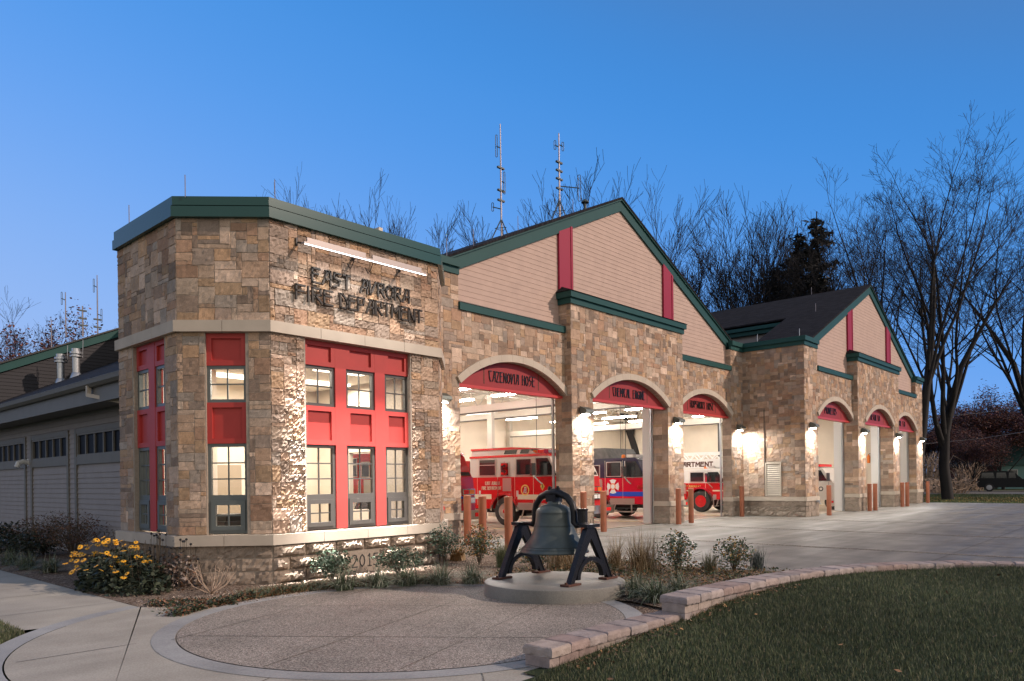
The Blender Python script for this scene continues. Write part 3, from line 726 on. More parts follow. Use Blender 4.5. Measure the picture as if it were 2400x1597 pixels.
# stone side wall of the farther building
st=Stone(); F=frame((30.85,14.2,0),(0,-1,0),(-1,0,0))
st.ashlar(F,2.7,.845,7.2,lambda u,z:.98<u<1.72 and z<2.34,res=.08); st.found(F,2.7,0,.66,res=.07,bw=.72); st.build('stone_facing',m2)
m=MB(); m.box(30.85,31.2,11.5,14.2,0,7.2); m.build('wall','mortar',m2)
m=MB(); m.fbox(F,.0,2.72,.66,.835,-.05,.07); m.build('limestone_trim','limestone',m2)
m=MB()
for q in ((1.0,1.05,.86,2.3),(1.65,1.70,.86,2.3),(1.05,1.65,2.25,2.3),(1.05,1.65,.86,.9)): m.fbox(F,*q,0,.05)
for k in range(15): z=.92+k*.089; m.prism([(.0,z),(.03,z),(-.0,z+.07)],lambda u,v,d:(30.85-.005-u,14.2-d,v),1.05,1.65)
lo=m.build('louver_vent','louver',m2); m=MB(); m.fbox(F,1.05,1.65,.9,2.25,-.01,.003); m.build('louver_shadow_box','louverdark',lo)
m=MB(); m.fbox(F,.965,.985,.835,4.6,0,.05); m.build('expansion_joint','louverdark',m2)
# parapet bands
PP=[(29.68,14.2),(30.85,14.2),(30.85,11.5),(32.36,11.5)]
m=MB(); band(m,PP,-.06,.05,7.19,7.37); band(m,PP,-.08,.12,7.372,7.56); m.build('parapet','green',m2)
PP=[(11.9,14.2),(13.6,14.2)]; m=MB(); band(m,PP,-.22,.05,7.19,7.37); band(m,PP,-.22,.12,7.372,7.56); m.build('parapet','green',m1)
PP=[(48.44,11.5),(49.9,11.5),(49.9,14.)]; m=MB(); band(m,PP,-.22,.05,7.19,7.37); band(m,PP,-.22,.12,7.372,7.56); m.build('parapet','green',m2)
for (x,y) in ((31.2,11.8),(31.1,13.6)):
    m=MB(); m.tube([(x,y,7.5),(x,y,7.95)],.012,5); m.build('lightning_rod','galv',m2)
for x,y in ((36.5,13.),(40.4,14.6)):
    z=11.53-.4624*abs(x-c2); m=MB(); m.tube([(x,y,z),(x,y,z+.4)],.01,5); m.build('lightning_rod','mast',m2)
for x,y in ((15.2,15.2),(18.3,16.2),(20.8,15.8)):
    z=11.53-.4624*abs(x-c1); m=MB(); m.tube([(x,y,z),(x,y,z+.5)],.01,5); m.build('lightning_rod','mast',m1)
# roofs
def roofplane(root,c,s,xa,xb,y0,y1,name='roof'):
    pk=11.53; m=MB(); z=lambda x:pk-.4624*x
    V=[(c+s*xa,y0,z(xa)),(c+s*xb,y0,z(xb)),(c+s*xb,y1,z(xb)),(c+s*xa,y1,z(xa))]
    V+=[(x,y,q-.07) for x,y,q in V]; m.add(V,[(0,1,2,3),(4,7,6,5),(0,4,5,1),(1,5,6,2),(2,6,7,3),(3,7,4,0)])
    return m.build(name,'shingle',root,uv=lambda v:(v[1],(v[0]-c)*1.1))
roofplane(m1,c1,-1,0,9.4,14.27,40); roofplane(m1,c1,1,0,9.0,14.27,40)
roofplane(m2,c2,-1,0,9.0,11.57,14.3); roofplane(m2,c2,-1,0,4.3,14.3,36); roofplane(m2,c2,1,0,9.2,11.57,36)
m=MB(); m.box(36.2,36.3,14.3,34,7.2,9.35); m.build('clerestory_wall','wingsiding',m2)
m=MB(); m.box(35.85,36.2,14.3,34,9.16,9.33); m.box(35.98,36.2,14.3,34,8.95,9.15); m.build('clerestory_eave','green',m2)
m=MB(); m.box(30.85,36.2,14.35,36,7.1,7.3); m.build('flat_roof','black',m2)
m=MB(); m.box(36.05,36.2,14.4,30,7.32,7.42); m.build('roof_curb','galv',m2)
# mushroom vent by the ridge
t=thing('roof_vent','small dark vent cap near the top of the nearer gable roof','roof vent',(20.3,14.9,10.95)); m=MB(); m.tube([(20.3,14.9,10.85),(20.3,14.9,11.12)],.05,8); m.lathe([(.14,11.12-10.95),(.14,.2),(.05,.28)],(20.3,14.9,10.95),10); m.build('vent_cap','mastdark',t)

# ------------------------------------------------------------------ interior hall
H=m1
m=MB(); m.box(11.28,49.8,14.61,34,-.02,.006); m.box(31.2,49.8,11.91,14.61,-.02,.006); m.build('hall_floor','floor',H)
for x in (18.7,24.5,30.3,37.5,43.4): m=MB(); m.box(x-.04,x+.04,15.,33,.006,.009); m.build('floor_line','yellow',H)
m=MB(); m.box(11.28,49.8,33.,33.2,0,8.); m.box(11.3,11.42,17.3,33,0,8); m.box(11.3,11.42,14.6,17.3,4.3,8.); m.box(49.7,49.9,11.9,33,0,8)
for x in (44.6,): m.box(x,x+.15,12.6,20,0,6.9)
m.build('hall_wall','cream',H)
m=MB(); 
for c_,Yo_ in ((c1,14.2),(c2,11.5)):
    for xx in ((c_+2.36+.02,) if c_<30 else (c_-3.47+.02,c_+2.36+.02,c_+8.06)): m.box(xx,xx+.5,Yo_+.42,Yo_+.88,0,6.)
    m.box(c_-9.4,c_+9.4,Yo_+.42,Yo_+.5,4.95,7.)
m.build('inner_pilaster','white',H)
m=MB(); m.box(11.3,31.,14.6,33,6.95,7.05); m.box(31.,49.8,11.9,33,6.951,7.051)
for k in range(60): m.box(11.5+k*.64,11.5+k*.64+.3,14.7 if k<31 else 12,33,6.90,6.952)
m.build('hall_ceiling','ceil',H)
for y in (16.5,19.,21.5,24.,26.5,29.,31.5):
    m=MB(); m.box(11.5,49.7,y-.06,y+.06,6.72,6.9)
    if y in (19.,24.,29.):
        m.box(11.5,49.7,y-.06,y+.06,5.7,5.82)
        for k in range(24):
            x=11.6+k*1.6; m.bar((x,y,5.8),(x+.8,y,6.75),.06,.06,(0,1,0)); m.bar((x+.8,y,6.75),(x+1.6,y,5.8),.06,.06,(0,1,0))
    m.build('roof_truss','truss',H)
for x in (19.,25.,31.,37.,43.): m=MB(); m.box(x-.08,x+.08,14.8 if x<32 else 12.2,33,6.5,6.72); m.build('roof_beam','truss',H)
for x in (13.4,19.,24.9,31.,36.,42.): m=MB(); m.box(x-.15,x+.15,32.7,33.,0,6.9); m.build('column','truss',H)
for x in (19.,25.,31.): m=MB(); m.box(x-.1,x+.1,23.85,24.15,0,6.9); m.build('column','truss',H)
for ops,Yo_ in ((OPS1,14.2),(OPS2,11.5)):
    for (a,b) in ops:
        m=MB(); m.box(a+.05,b-.05,Yo_+1.3,Yo_+5.2,5.35,5.40); 
        for k in range(7): m.box(a+.05,b-.05,Yo_+1.4+k*.6,Yo_+1.43+k*.6,5.29,5.35)
        o=m.build('overhead_door','rail',H)
        m=MB(); m.box(a+.05,b-.05,Yo_+1.24,Yo_+1.3,5.30,5.42); m.build('door_seal','darkedge',o)
        for x in (a+.05,b-.05):
            m=MB(); m.box(x-.03,x+.03,Yo_+.43,Yo_+.50,0,4.9); m.bar((x,Yo_+.46,4.9),(x,Yo_+1.1,5.44),.06,.06); m.bar((x,Yo_+1.1,5.44),(x,Yo_+5.4,5.46),.06,.06); m.build('door_track','galv',o)
        m=MB(); x=b-.7; m.box(x-.3,x+.25,Yo_+1.9,Yo_+2.2,4.9,5.2); m.box(x-.75,x-.4,Yo_+1.95,Yo_+2.15,4.95,5.12); m.bar((x-.8,Yo_+2.05,5.05),(x+.5,Yo_+2.05,5.05),.04,.04); m.bar((x,Yo_+2.05,5.1),(x,Yo_+2.05,6.7),.03,.03); m.build('door_motor','mastdark',o)
for x,z in ((23.6,4.78),(35.2,4.5),(29.4,5.1)):
    m=MB(); m.box(x-.12,x+.12,15.6,32,z,z+.30); o=m.build('exhaust_rail','truss',H); m=MB(); m.box(x-.10,x+.10,15.62,31.98,z-.05,z-.002); m.build('rail_slot','darkedge',o); m=MB(); m.tube([(x,17.5,z),(x,17.5,z-1.),(x+.2,17.6,z-1.7)],.07,8); m.build('exhaust_hose','charcoal',o)
for x,y in ((15.6,17.6),(22.9,19.4),(28.4,19.),(22.9,15.1)): m=MB(); m.tube([(x,y,6.6),(x,y,1.6)],.012,4); m.build('hanging_cord','black',H)
# fluorescent fixtures
k=0; base=None
for x in (14.6,17.6,20.9,23.9,27.2,30.2,34.,37.6,41.,46.):
    for y in ((13.4,16.9,21.2,25.4,29.6) if x>31 else (16.9,21.2,25.4,29.6)):
        if base is None:
            base=thing('strip_light','long white fluorescent strip light hanging under the truck hall ceiling','strip light',(0,0,0),0,'fluorescent strips in the truck hall')
            m=MB(); m.box(-.10,.10,-1.2,1.2,.03,.10); m.build('reflector','white',base)
            m=MB(); 
            for q in (-.09,.09): m.bar((q,-1.18,0),(q,1.18,0),.045,.04)
            m.build('tube','tube',base); o=base
        else: o=copy_tree(base)
        o.location=(x+((k*7)%5-2)*.12,y+((k*5)%3-1)*.3,5.45); k+=1
for x,z,lb in ((20.9,3.55,'glowing red EXIT sign on the back wall seen through the first arched bay'),(29.2,3.75,'glowing red EXIT sign on the back wall seen through the second arched bay')):
    t=thing('exit_sign',lb,'exit sign',(x,32.95,z)); m=MB(); m.box(x-.2,x+.2,32.9,32.97,z-.12,z+.12); m.build('sign_box','exitred',t)
    m=MB(); text_mb(m,'EXIT',frame((x,32.9,z),(1,0,0),(0,-1,0)),-.16,-.07,.14,.03,.0,.004,.32); m.build('sign_letters','white',t)
# cabinet + tan door + helmet hook seen in the farther bays
m=MB(); m.box(44.52,44.6,13.2,14.3,0,2.2); m.build('inner_door','doortan',m2)
t=thing('wall_extinguisher','orange fire extinguisher hung on the white wall inside the farther building','extinguisher',(44.5,13.5,2.6)); m=MB(); m.lathe([(.0,-.25),(.08,-.24),(.09,.1),(.05,.2),(.02,.26)],(44.48,13.0,2.65),10); m.build('cylinder_body','orange',t); m=MB(); m.tube([(44.48,13.,2.9),(44.46,12.9,2.95)],.02,5); m.build('handle','black',t)

# ------------------------------------------------------------------ wall packs on the piers
lamps=[(12.85,14.2,'square wall lamp on the first pier, tight beside the pavilion corner'),(18.72,13.95,'square wall lamp on the pier between the first and second arched bay'),(24.52,13.95,'square wall lamp on the pier between the second and third arched bay'),(30.30,14.2,'square wall lamp in the inside corner beside the louvred stone side wall'),(31.5,11.5,'square wall lamp on the corner pier just right of the louvred side wall'),(37.5,11.25,'square wall lamp on the pier between the fourth and fifth arched bay'),(43.3,11.25,'square wall lamp on the pier between the fifth and sixth arched bay'),(49.4,11.5,'square wall lamp on the last far pier, glaring against the dark trees')]
for x,y,lb in lamps:
    z=3.82; t=thing('wall_lamp',lb,'wall lamp',(x,y,z),0,'wall lamps on the bay piers')
    m=MB(); m.prism([(0,-.09),(.13,-.09),(.27,-.02),(.24,.06),(.04,.16),(0,.16)],lambda u,v,d:(x+d,y-.05-u,z+v),-.2,.2); m.build('housing','lampmetal',t)
    m=MB(); m.box(x-.16,x+.16,y-.19,y-.07,z-.105,z-.0905); m.build('lens','lens',t)
    area('bulb',(x,y-.16,z-.12),(x,y-.45,z-1.5),.26,.12,135,(1,.97,.91),t,165)
# ------------------------------------------------------------------ side wing on the left
wg=thing('side_wing','low grey clapboard side wing with dark high windows and a gutter, left of the pavilion','building',(6.4,24.,0))
XW=6.4; Fw=frame((XW,40,0),(0,-1,0),(-1,0,0)); WY=lambda y:40-y
m=MB(); m.box(XW,XW+.3,14.9,2.6+14.9,0,3.6); m.box(XW,XW+.3,17.5,40,0,2.42); m.box(XW,XW+.3,17.5,40,3.0,3.62)
bayY=[17.5+3.72*k for k in range(6)]
for y in bayY: m.box(XW,XW+.3,y+3.2,y+3.72,2.42,3.0)
m.build('wall','wingsiding',wg)
m=MB(); z=.1
while z<3.45:
    z1=z+.127
    gaps=[(14.9,17.5)]+[(y+3.2,y+3.72) for y in bayY] if 2.2<z1 and z<3.12 else [(14.9,39.5)]
    if 2.2<z1 and z<2.42 : gaps=[(14.9,17.5)]+[(y+3.2,y+3.72) for y in bayY]
    for a,b in gaps: m.prism([(0,z),(.022,z),(.005,z1),(0,z1)],lambda u,v,d:(XW-u,d,v),a,b)
    z=z1
m.build('clapboard','wingsiding',wg)
m=MB()
for y in bayY:
    for yy in (y-.02,y+3.1): m.box(XW-.05,XW,yy,yy+.14,.1,3.12)
    m.box(XW-.045,XW,y+.12,y+3.1,2.22,2.42); m.box(XW-.045,XW,y+.12,y+3.1,3.0,3.12)
m.build('wall_trim','wingtrim',wg)
for y in bayY[:5]:
    m=MB(); a,b=y+.12,y+3.1
    for q in ((a,a+.06,2.42,3.0),(b-.06,b,2.42,3.0),(a+.06,b-.06,2.42,2.47),(a+.06,b-.06,2.95,3.0)): m.box(XW-.03,XW+.06,*q)
    for k in range(1,5): yy=a+(b-a)*k/5; m.box(XW-.02,XW+.05,yy-.03,yy+.03,2.47,2.95)
    o=m.build('window','wingtrim',wg); m=MB(); m.box(XW+.02,XW+.03,a+.06,b-.06,2.47,2.95); m.build('pane','darkpane',o)
m=MB(); m.box(5.74,XW,14.9,40,3.50,3.53); m.box(5.70,5.74,14.9,40,3.47,3.72); m.box(5.70,5.78,14.9,40,3.72,3.80); m.build('eave_soffit','wingtrim',wg)
m=MB(); 
pr=[(5.70,3.80),(5.62,3.80),(5.56,3.86),(5.545,3.95),(5.555,3.95),(5.57,3.87),(5.625,3.815),(5.69,3.815),(5.69,3.95),(5.70,3.95)]
m.prism(pr,lambda u,v,d:(u,d,v),14.9,40); m.bar((5.55,14.9,3.953),(5.55,40,3.953),.018,.012); m.build('gutter','wingtrim',wg)
m=MB(); m.bar((5.62,17.4,3.84),(5.62,17.4,3.62),.10,.08); m.bar((5.62,17.4,3.64),(6.2,15.6,3.28),.10,.08); m.build('downspout','limestone',wg)
m=MB(); V=[(5.66,14.9,3.97),(12.3,14.9,7.19),(12.3,31,7.19),(5.66,31,3.97)]; V+=[(x,y,z-.08) for x,y,z in V]
m.add(V,[(0,1,2,3),(4,7,6,5),(0,4,5,1),(1,5,6,2),(2,6,7,3),(3,7,4,0)])
V=[(5.66,31,3.97),(14,31,3.97),(14,40,3.97),(5.66,40,3.97)]; m.add(V,[(0,1,2,3)])
m.build('roof','shingle',wg,uv=lambda v:(v[1],(v[0]-c1)*1.1))
m=MB()
z=3.6; zt=lambda x:5.86+.457*(x-7.17)-.12
while z<9.6:
    z1=z+.13; xa=max(5.0,7.17+(z+.12-5.86)/.457); 
    m.prism([(0,z),(.02,z),(.004,z1),(0,z1)],lambda u,v,d:(d,31-u,v),xa,15.5); z=z1
m.build('rear_gable','shadedsiding',wg)
m=MB(); m.prism([(4.0,zt(4.)-.0),(15.4,zt(15.4)),(15.4,zt(15.4)+.30),(4.,zt(4.)+.30)],frame((0,31,0),(1,0,0),(0,-1,0)),-.3,.12); m.build('rear_rake','green',wg)
m=MB(); m.prism([(4.0,zt(4.)+.30),(15.4,zt(15.4)+.30),(15.4,zt(15.4)+.36),(4.,zt(4.)+.36)],frame((0,31,0),(1,0,0),(0,-1,0)),-6,.2); m.build('rear_roof','black',wg)
t=thing('vent_elbow','white plastic vent elbow sticking out of the grey clapboard side wing','vent pipe',(6.3,24.8,2.35)); m=MB(); m.tube([(6.4,24.75,2.38),(6.25,24.75,2.40),(6.14,24.75,2.36),(6.10,24.75,2.24)],.075,10); m.build('elbow_pipe','pvc',t)
m=MB(); m.lathe([(.11,0),(.11,.03)],(6.37,24.75,2.38),12,'x'); m.build('wall_flange','pvc',t)
def flue(x,y,z,h,lb):
    t=thing('roof_flue',lb,'flue pipe',(x,y,z),0,'shiny flue pipes on the side wing roof')
    m=MB(); m.lathe([(.22,-.1),(.15,.12),(.125,.14),(.125,h-.3)],(x,y,z),14); m.build('flue_pipe','galv',t,smooth=40)
    m=MB(); m.lathe([(.2,h-.3),(.2,h-.25),(.14,h-.24),(.14,h-.2),(.2,h-.19),(.2,h-.12),(.14,h-.1),(.14,h)],(x,y,z),14); m.build('rain_cap','galv',t)
    m=MB(); m.tube([(x+.22,y,z+h-.3),(x+.24,y,z+h+.35)],.012,5); m.build('lightning_rod','galv',t)
flue(8.75,29.9,5.42,1.02,'shiny metal flue pipe on the side wing roof, the left and lower of the pair')
flue(9.1,29.4,5.62,1.0,'shiny metal flue pipe on the side wing roof, the right and higher of the pair')

# ------------------------------------------------------------------ antennas
def loop(m,p,h,w,r=.012):
    x,y,z=p; q=Vector((Rv.x,Rv.y,0))*w/2; c=Vector(p); pts=[]
    for k in range(17):
        a=2*math.pi*k/16; s=1 if math.sin(a)>0 else -1
        pts.append(c+q*math.cos(a)+Vector((0,0,(h/2-w/2)*s*(1 if abs(math.sin(a))>.01 else 0)+w/2*math.sin(a))))
    m.tube(pts,r,4,False)
def mast(x,y,z,h,lb,arms,boxes,legs=.95,grp=None,r=.035):
    t=thing('antenna_mast',lb,'antenna',(x,y,z),0,grp); c=Vector((x,y,z))
    m=MB(); m.tube([c,c+Vector((0,0,h*.55)),c+Vector((0,0,h))],[r,r*.9,r*.6],6); m.build('pole','mast',t)
    if legs:
        for k in range(3):
            a=k*2.094+.5; g=c+Vector((math.cos(a)*.42,math.sin(a)*.42,-.25-.1*k*0))
            m=MB(); m.tube([c+Vector((0,0,legs)),g],.022,5); m.build('leg','mastdark',t)
        m=MB(); m.tube([c+Vector((math.cos(a)*.24,math.sin(a)*.24,legs*.42)) for a in (.5,2.594,4.688,.5)],.012,4); m.build('leg_brace','mastdark',t)
    q=Vector((Rv.x,Rv.y,0))
    for (hz,dx,lh,lw) in arms:
        m=MB(); p=c+Vector((0,0,hz)); e=p+q*dx+Vector((0,0,-.08 if dx>0 else .08)); m.tube([p,e],.02,5); m.build('arm','mastdark',t)
        m=MB(); loop(m,e,lh,lw); m.build('loop_element','mastdark',t)
    for hz in boxes:
        m=MB(); p=c+Vector((0,0,hz)); m.box(p.x-.16,p.x+.16,p.y-.04,p.y+.04,p.z-.03,p.z+.03); m.build('clamp','mastdark',t)
    return t
mast(19.,17.6,10.3,3.95,'taller roof antenna mast with loops on short arms, left of the gable peak',[(3.1,-.14,.78,.06),(1.95,.12,.78,.06),(.95,-.3,.30,.07)],[1.25,1.6,2.4],.6)
mast(20.8,16.4,11.0,3.15,'shorter roof antenna mast with a long sloping arm, close to the gable peak',[(1.25,.72,.95,.10),(2.65,-.14,.32,.07),(2.75,.14,.32,.07)],[1.15,1.5,1.8,2.1],.75)
mast(10.76,36.,8.2,1.95,'plain thin antenna mast over the side wing roof with one loop near its top',[(1.6,-.16,.55,.06),(.35,.2,.1,.04)],[],0,'small masts over the side wing',.028)
mast(11.43,36.,8.3,1.36,'shortest antenna mast over the side wing roof, between the two looped ones',[],[.5,.8,1.15],0,'small masts over the side wing',.04)
mast(12.04,36.,8.4,2.75,'tallest antenna mast over the side wing roof, nearest the pavilion',[(2.2,-.15,.6,.06),(1.0,.18,.6,.06)],[.4,.75],0,'small masts over the side wing',.03)
mast(10.2,36.,7.6,1.3,'thin pale antenna mast low above the side wing roof, farthest left',[],[],0,'small masts over the side wing',.022)

# ------------------------------------------------------------------ ground
def sheet(name,poly,z,mat,kind='structure'):
    m=MB(); m.add([(x,y,z) for x,y in poly],[tuple(range(len(poly)))]); return tag(m.build(name,mat),kind=kind)
sheet('ground',[(-300,-300),(500,-300),(500,500),(-300,500)],-.12,'fargrass')
CX,CY=5.92,7.12
def ringpts(c,r,a0,a1,n=64): return [(c[0]+r*math.cos(a0+(a1-a0)*k/n),c[1]+r*math.sin(a0+(a1-a0)*k/n)) for k in range(n+1)]
BEDE=[(13.6,14.2),(13.25,12.9),(12.85,11.7),(12.72,9.),(12.62,7.2),(12.66,6.1),(12.9,5.45),(13.25,4.9)]
WALLB=[(5.02,4.42),(5.8,4.44),(6.6,4.42),(7.3,4.36),(8.1,4.29),(8.75,4.23),(9.5,4.13),(10.2,4.02),(10.9,3.78),(11.5,3.5),(12.1,3.14),(12.62,2.7),(13.05,1.9),(13.3,1.0),(13.45,0.),(13.5,-1.)]
sheet('apron',BEDE+[(13.3,4.0),(13.2,2.4),(13.45,1.0),(13.6,-1),(13.8,-30),(50.6,-30),(50.6,11.9),(50.2,14.2)],.0,'apron')
sheet('apron_far',[(50.6,-30),(300,-80),(300,-30),(52,-30)],-.02,'apron')
# bed of mulch, slightly mounded
bx=[(4.06,34),(4.06,10.66),(4.8,9.72)]+ringpts((CX,CY),2.86,R(113),R(28),20)+[(8.6,5.6),(8.3,4.6)]
bx+= [(p[0],p[1]) for p in WALLB[5:12]][:4]+[(12.4,4.2),(13.25,4.9)]+BEDE[::-1][1:]+[(11.28,14.2),(11.28,12.35),(10.2,11.27),(6.42,11.27),(5.34,12.35),(5.34,14.88),(6.4,14.9),(6.4,34)]
sheet('planting_bed',bx,.004,'mulch')
sheet('bed_base',[(4.06,34),(4.06,9.),(8,4.2),(13.3,4.2),(13.6,14.2),(6.4,34)],-.03,'mulch')
sheet('sidewalk',[(2.52,60),(2.52,10.9),(2.2,10.2),(4.3,9.6),(4.06,10.66),(4.06,60)],.0,'concrete')
PC=(5.36,7.33)
sheet('plaza_walk',[(p[0],p[1]) for p in ringpts(PC,3.57,R(111),R(262),50)]+[(5.2,2.9),(5.1,4.3),(5.0,7),(5.0,9.6),(4.06,10.66)],.004,'concrete')
ro=ringpts(PC,3.82,R(111),R(262),50);ri=ringpts(PC,3.585,R(262),R(111),50); sheet('curved_band',ro+ri,.002,'border')
m=MB(); ro=ringpts((CX,CY),2.90,0,2*math.pi,96);ri=ringpts((CX,CY),2.665,0,2*math.pi,96)
m.add([(x,y,.008) for x,y in ro]+[(x,y,.008) for x,y in ri],[(k,k+1,97+k+1,97+k) for k in range(96)]); tag(m.build('plaza_border','border'),kind='structure')
sheet('plaza',ringpts((CX,CY),2.65,0,2*math.pi,96)[:-1],.010,'aggregate')
sheet('plaza_bed',ringpts((CX,CY),2.66,0,2*math.pi,96)[:-1],.0045,'black')
def joint(name,segs,z,w,mat='louverdark'):
    m=MB()
    for a,b in segs:
        a=Vector(a);b=Vector(b);d=(b-a).normalized();n=Vector((-d.y,d.x))*w/2
        m.add([(*(a+n),z),(*(a-n),z),(*(b-n),z),(*(b+n),z)],[(0,1,2,3)])
    return tag(m.build(name,mat),kind='structure')
joint('plaza_joint',[((3.45,6.25),(8.1,7.9)),((3.4,8.1),(7.0,9.42)),((4.2,5.2),(8.5,6.7)),((5.0,9.5),(8.2,5.6)),((3.6,8.2),(6.4,4.55))],.0135,.012)
joint('walk_joint',[((2.02,8.3),(3.1,8.25)),((2.55,13.2),(4.05,13.2)),((2.55,11.4),(4.05,11.4)),((2.55,15.6),(4.05,15.6)),((2.4,5.4),(3.55,6.0)),((4.1,4.0),(4.9,4.9))],.0075,.012)
js=[((x,y),(x,y2)) for x,y,y2 in ((15.6,-6,13.9),(21,-6,13.9),(26.3,-6,13.9),(34,-6,11.2),(40,-6,11.),(46,-6,11.2))]
js+=[((12.75,y),(50.5,y)) for y in (10.6,7.4)]+[((13.4,y),(50.5,y)) for y in (3.6,0.2,-3.5,-8.)]
joint('apron_joint',js,.004,.022)
joint('gravel_strip',[((x,-8),(x+.25,14.1 if x<30 else 11.2)) for x in (17.75,23.2,28.8,36.9,43.2)],.005,.20,'gravel')
joint('threshold',[((13.56,14.28),(18.17,14.28)),((19.28,14.1),(24.,14.1)),((25.11,14.28),(29.68,14.28)),((32.36,11.6),(36.93,11.6)),((38.04,11.4),(42.76,11.4)),((43.87,11.6),(48.44,11.6))],.0075,.35,'pedestal')
# far lawn, road and leaf strip beyond the apron
sheet('far_lawn',[(50.6,14.5),(50.6,-60),(74,-60),(74,60),(50,60),(50,14.5)],-.03,'fargrass')
sheet('side_lawn',[(-30,80),(2.52,80),(2.52,10.9),(2.2,10.2),(1.6,9.),(1.5,8.0),(-30,8)],-.01,'turfsoil')
sheet('driveway',[(74,-60),(90,-60),(90,30),(74,30)],-.02,'apron')

# ------------------------------------------------------------------ lawn with blades
def lz(x,y):
    t=np.interp(x,[3,5,7,8,9.5,12,14],[-.03,.02,.12,.22,.29,.33,.36]); q=np.clip((y+4)/6.5,0,1); q=q*q*(3-2*q)
    return -.03+(t+.03)*(.25+.75*q)+.02*np.sin(x*1.7+y)*np.cos(y*2.1)
xs=np.linspace(-2,16.5,110);ys=np.linspace(-9,4.6,80)
wx=np.array([p[0] for p in WALLB[:-2]]);wy=np.array([p[1] for p in WALLB[:-2]])
def wally(x): return np.interp(x,wx,wy)-.3
X,Y=np.meshgrid(xs,ys); 
def inlawn(x,y):
    lim=np.where(x<5.0,3.6+(x-3.5)*.35,wally(x)); lim=np.where(x>13.0,0.9-(x-13.)*8,lim)
    return (y<lim)&(x>.5)
V=np.stack([X,Y,lz(X,Y)],-1).reshape(-1,3); I=np.arange(len(V)).reshape(X.shape)
Q=np.stack([I[:-1,:-1],I[:-1,1:],I[1:,1:],I[1:,:-1]],-1).reshape(-1,4); ctr=V[Q].mean(1); ok=inlawn(ctr[:,0],ctr[:,1]-.12)
tag(npmesh('lawn',V,Q[ok],'turfsoil',smooth=True),kind='structure')
def grass(name,n,fn,hmin,hmax,w,cols,zf,lean=.5):
    x,y=fn(n); z=zf(x,y); n=len(x); a=rng.uniform(0,2*np.pi,n); h=rng.uniform(hmin,hmax,n)
    la=rng.uniform(0,2*np.pi,n); l=rng.uniform(.1,lean,n)*h
    bx_,by_=np.cos(a)*w*.5,np.sin(a)*w*.5; P=np.stack([x,y,z-.005],-1)
    d=np.stack([np.cos(la)*l,np.sin(la)*l,h*0],-1); up=np.zeros((n,3));up[:,2]=h
    s=np.stack([bx_,by_,bx_*0],-1)
    v0=P-s;v1=P+s;v2=P+up*.6+d*.35+s*.75;v3=P+up*.6+d*.35-s*.75;v4=P+up*.95+d
    V=np.stack([v0,v1,v2,v3,v4],1).reshape(-1,3); b=np.arange(n)[:,None]*5
    F=np.concatenate([b+np.array([[0,1,2]]),b+np.array([[0,2,3]]),b+np.array([[3,2,4]])]); 
    c=np.array(cols)[rng.integers(len(cols),size=n)]*rng.uniform(.65,1.25,(n,1))
    # slow patches of slightly different turf
    pch=1+.22*np.sin(x*1.3+1.7*np.sin(y*.9))*np.cos(y*1.1+x*.4); c=c*pch[:,None]
    return tag(npmesh(name,V,F,'blade',col=np.repeat(c,5,0)),kind='stuff')
M('blade',(.04,.06,.02),.6,attr=True,spec=.25)
def lawnpts(n):
    # denser close to the camera
    r=3.0+13.5*rng.random(n)**1.0; a=rng.uniform(-.65,.62,n); x=r*np.cos(a+.1);y=r*np.sin(a+.1)
    k=inlawn(x,y); return x[k],y[k]
GC=[(.10,.12,.06),(.085,.11,.052),(.12,.14,.078),(.075,.095,.05),(.17,.16,.10)]
grass('lawn_grass',420000,lawnpts,.025,.06,.0055,GC,lz)
grass('tall_grass_blades',9000,lawnpts,.06,.11,.006,GC,lz,.8)
def sidepts(n):
    x=rng.uniform(0.3,2.5,n);y=rng.uniform(8.2,11.6,n); k=(np.hypot(x-PC[0],y-PC[1])>3.84)&(x<2.5); return x[k],y[k]
grass('side_grass',30000,sidepts,.03,.08,.008,GC,lambda x,y:x*0-.01)
def farpts(n): return rng.uniform(50.8,73,n),rng.uniform(2,15.5,n)
grass('far_grass',16000,farpts,.05,.14,.03,[(.07,.10,.035),(.09,.11,.05)],lambda x,y:x*0-.03)

def litter(name,n,fn,size,cols,zf):
    x,y=fn(n); n=len(x); z=zf(x,y); a=rng.uniform(0,2*np.pi,n); s=size*rng.uniform(.5,1.2,n); t=rng.normal(0,.35,(n,2))
    e1=np.stack([np.cos(a)*s,np.sin(a)*s,t[:,0]*s],-1);e2=np.stack([-np.sin(a)*s*.7,np.cos(a)*s*.7,t[:,1]*s],-1)
    P=np.stack([x,y,z+.018],-1); V=np.stack([P-e1*.6,P+e2*.5-e1*.1,P+e1*.6,P-e2*.5-e1*.1],1).reshape(-1,3)
    F=np.arange(n*4).reshape(-1,4); c=np.array(cols)[rng.integers(len(cols),size=n)]*rng.uniform(.6,1.3,(n,1))
    return tag(npmesh(name,V,F,'leaflitter',col=np.repeat(c,4,0)),kind='stuff')
LC=[(.22,.12,.06),(.16,.08,.045),(.30,.17,.07),(.10,.06,.04),(.24,.17,.11)]
def wallleaf(n):
    x=rng.uniform(5.1,9.5,n); y=wally(x)-.04-np.abs(rng.normal(0,.13,n)); return x,y
litter('leaf_litter_by_wall',420,wallleaf,.035,LC,lz)
def bedleaf(n):
    a=rng.uniform(R(20),R(112),n); r=2.9+np.abs(rng.normal(0,.28,n)); x=CX+r*np.cos(a);y=CY+r*np.sin(a); return x,y
litter('bed_leaf_litter',1500,bedleaf,.03,LC,lambda x,y:x*0+.01)
def bedleaf2(n): return rng.uniform(9.0,12.4,n),rng.uniform(4.6,8.5,n)
litter('bed_leaf_litter',1100,bedleaf2,.03,LC,lambda x,y:x*0+.01)
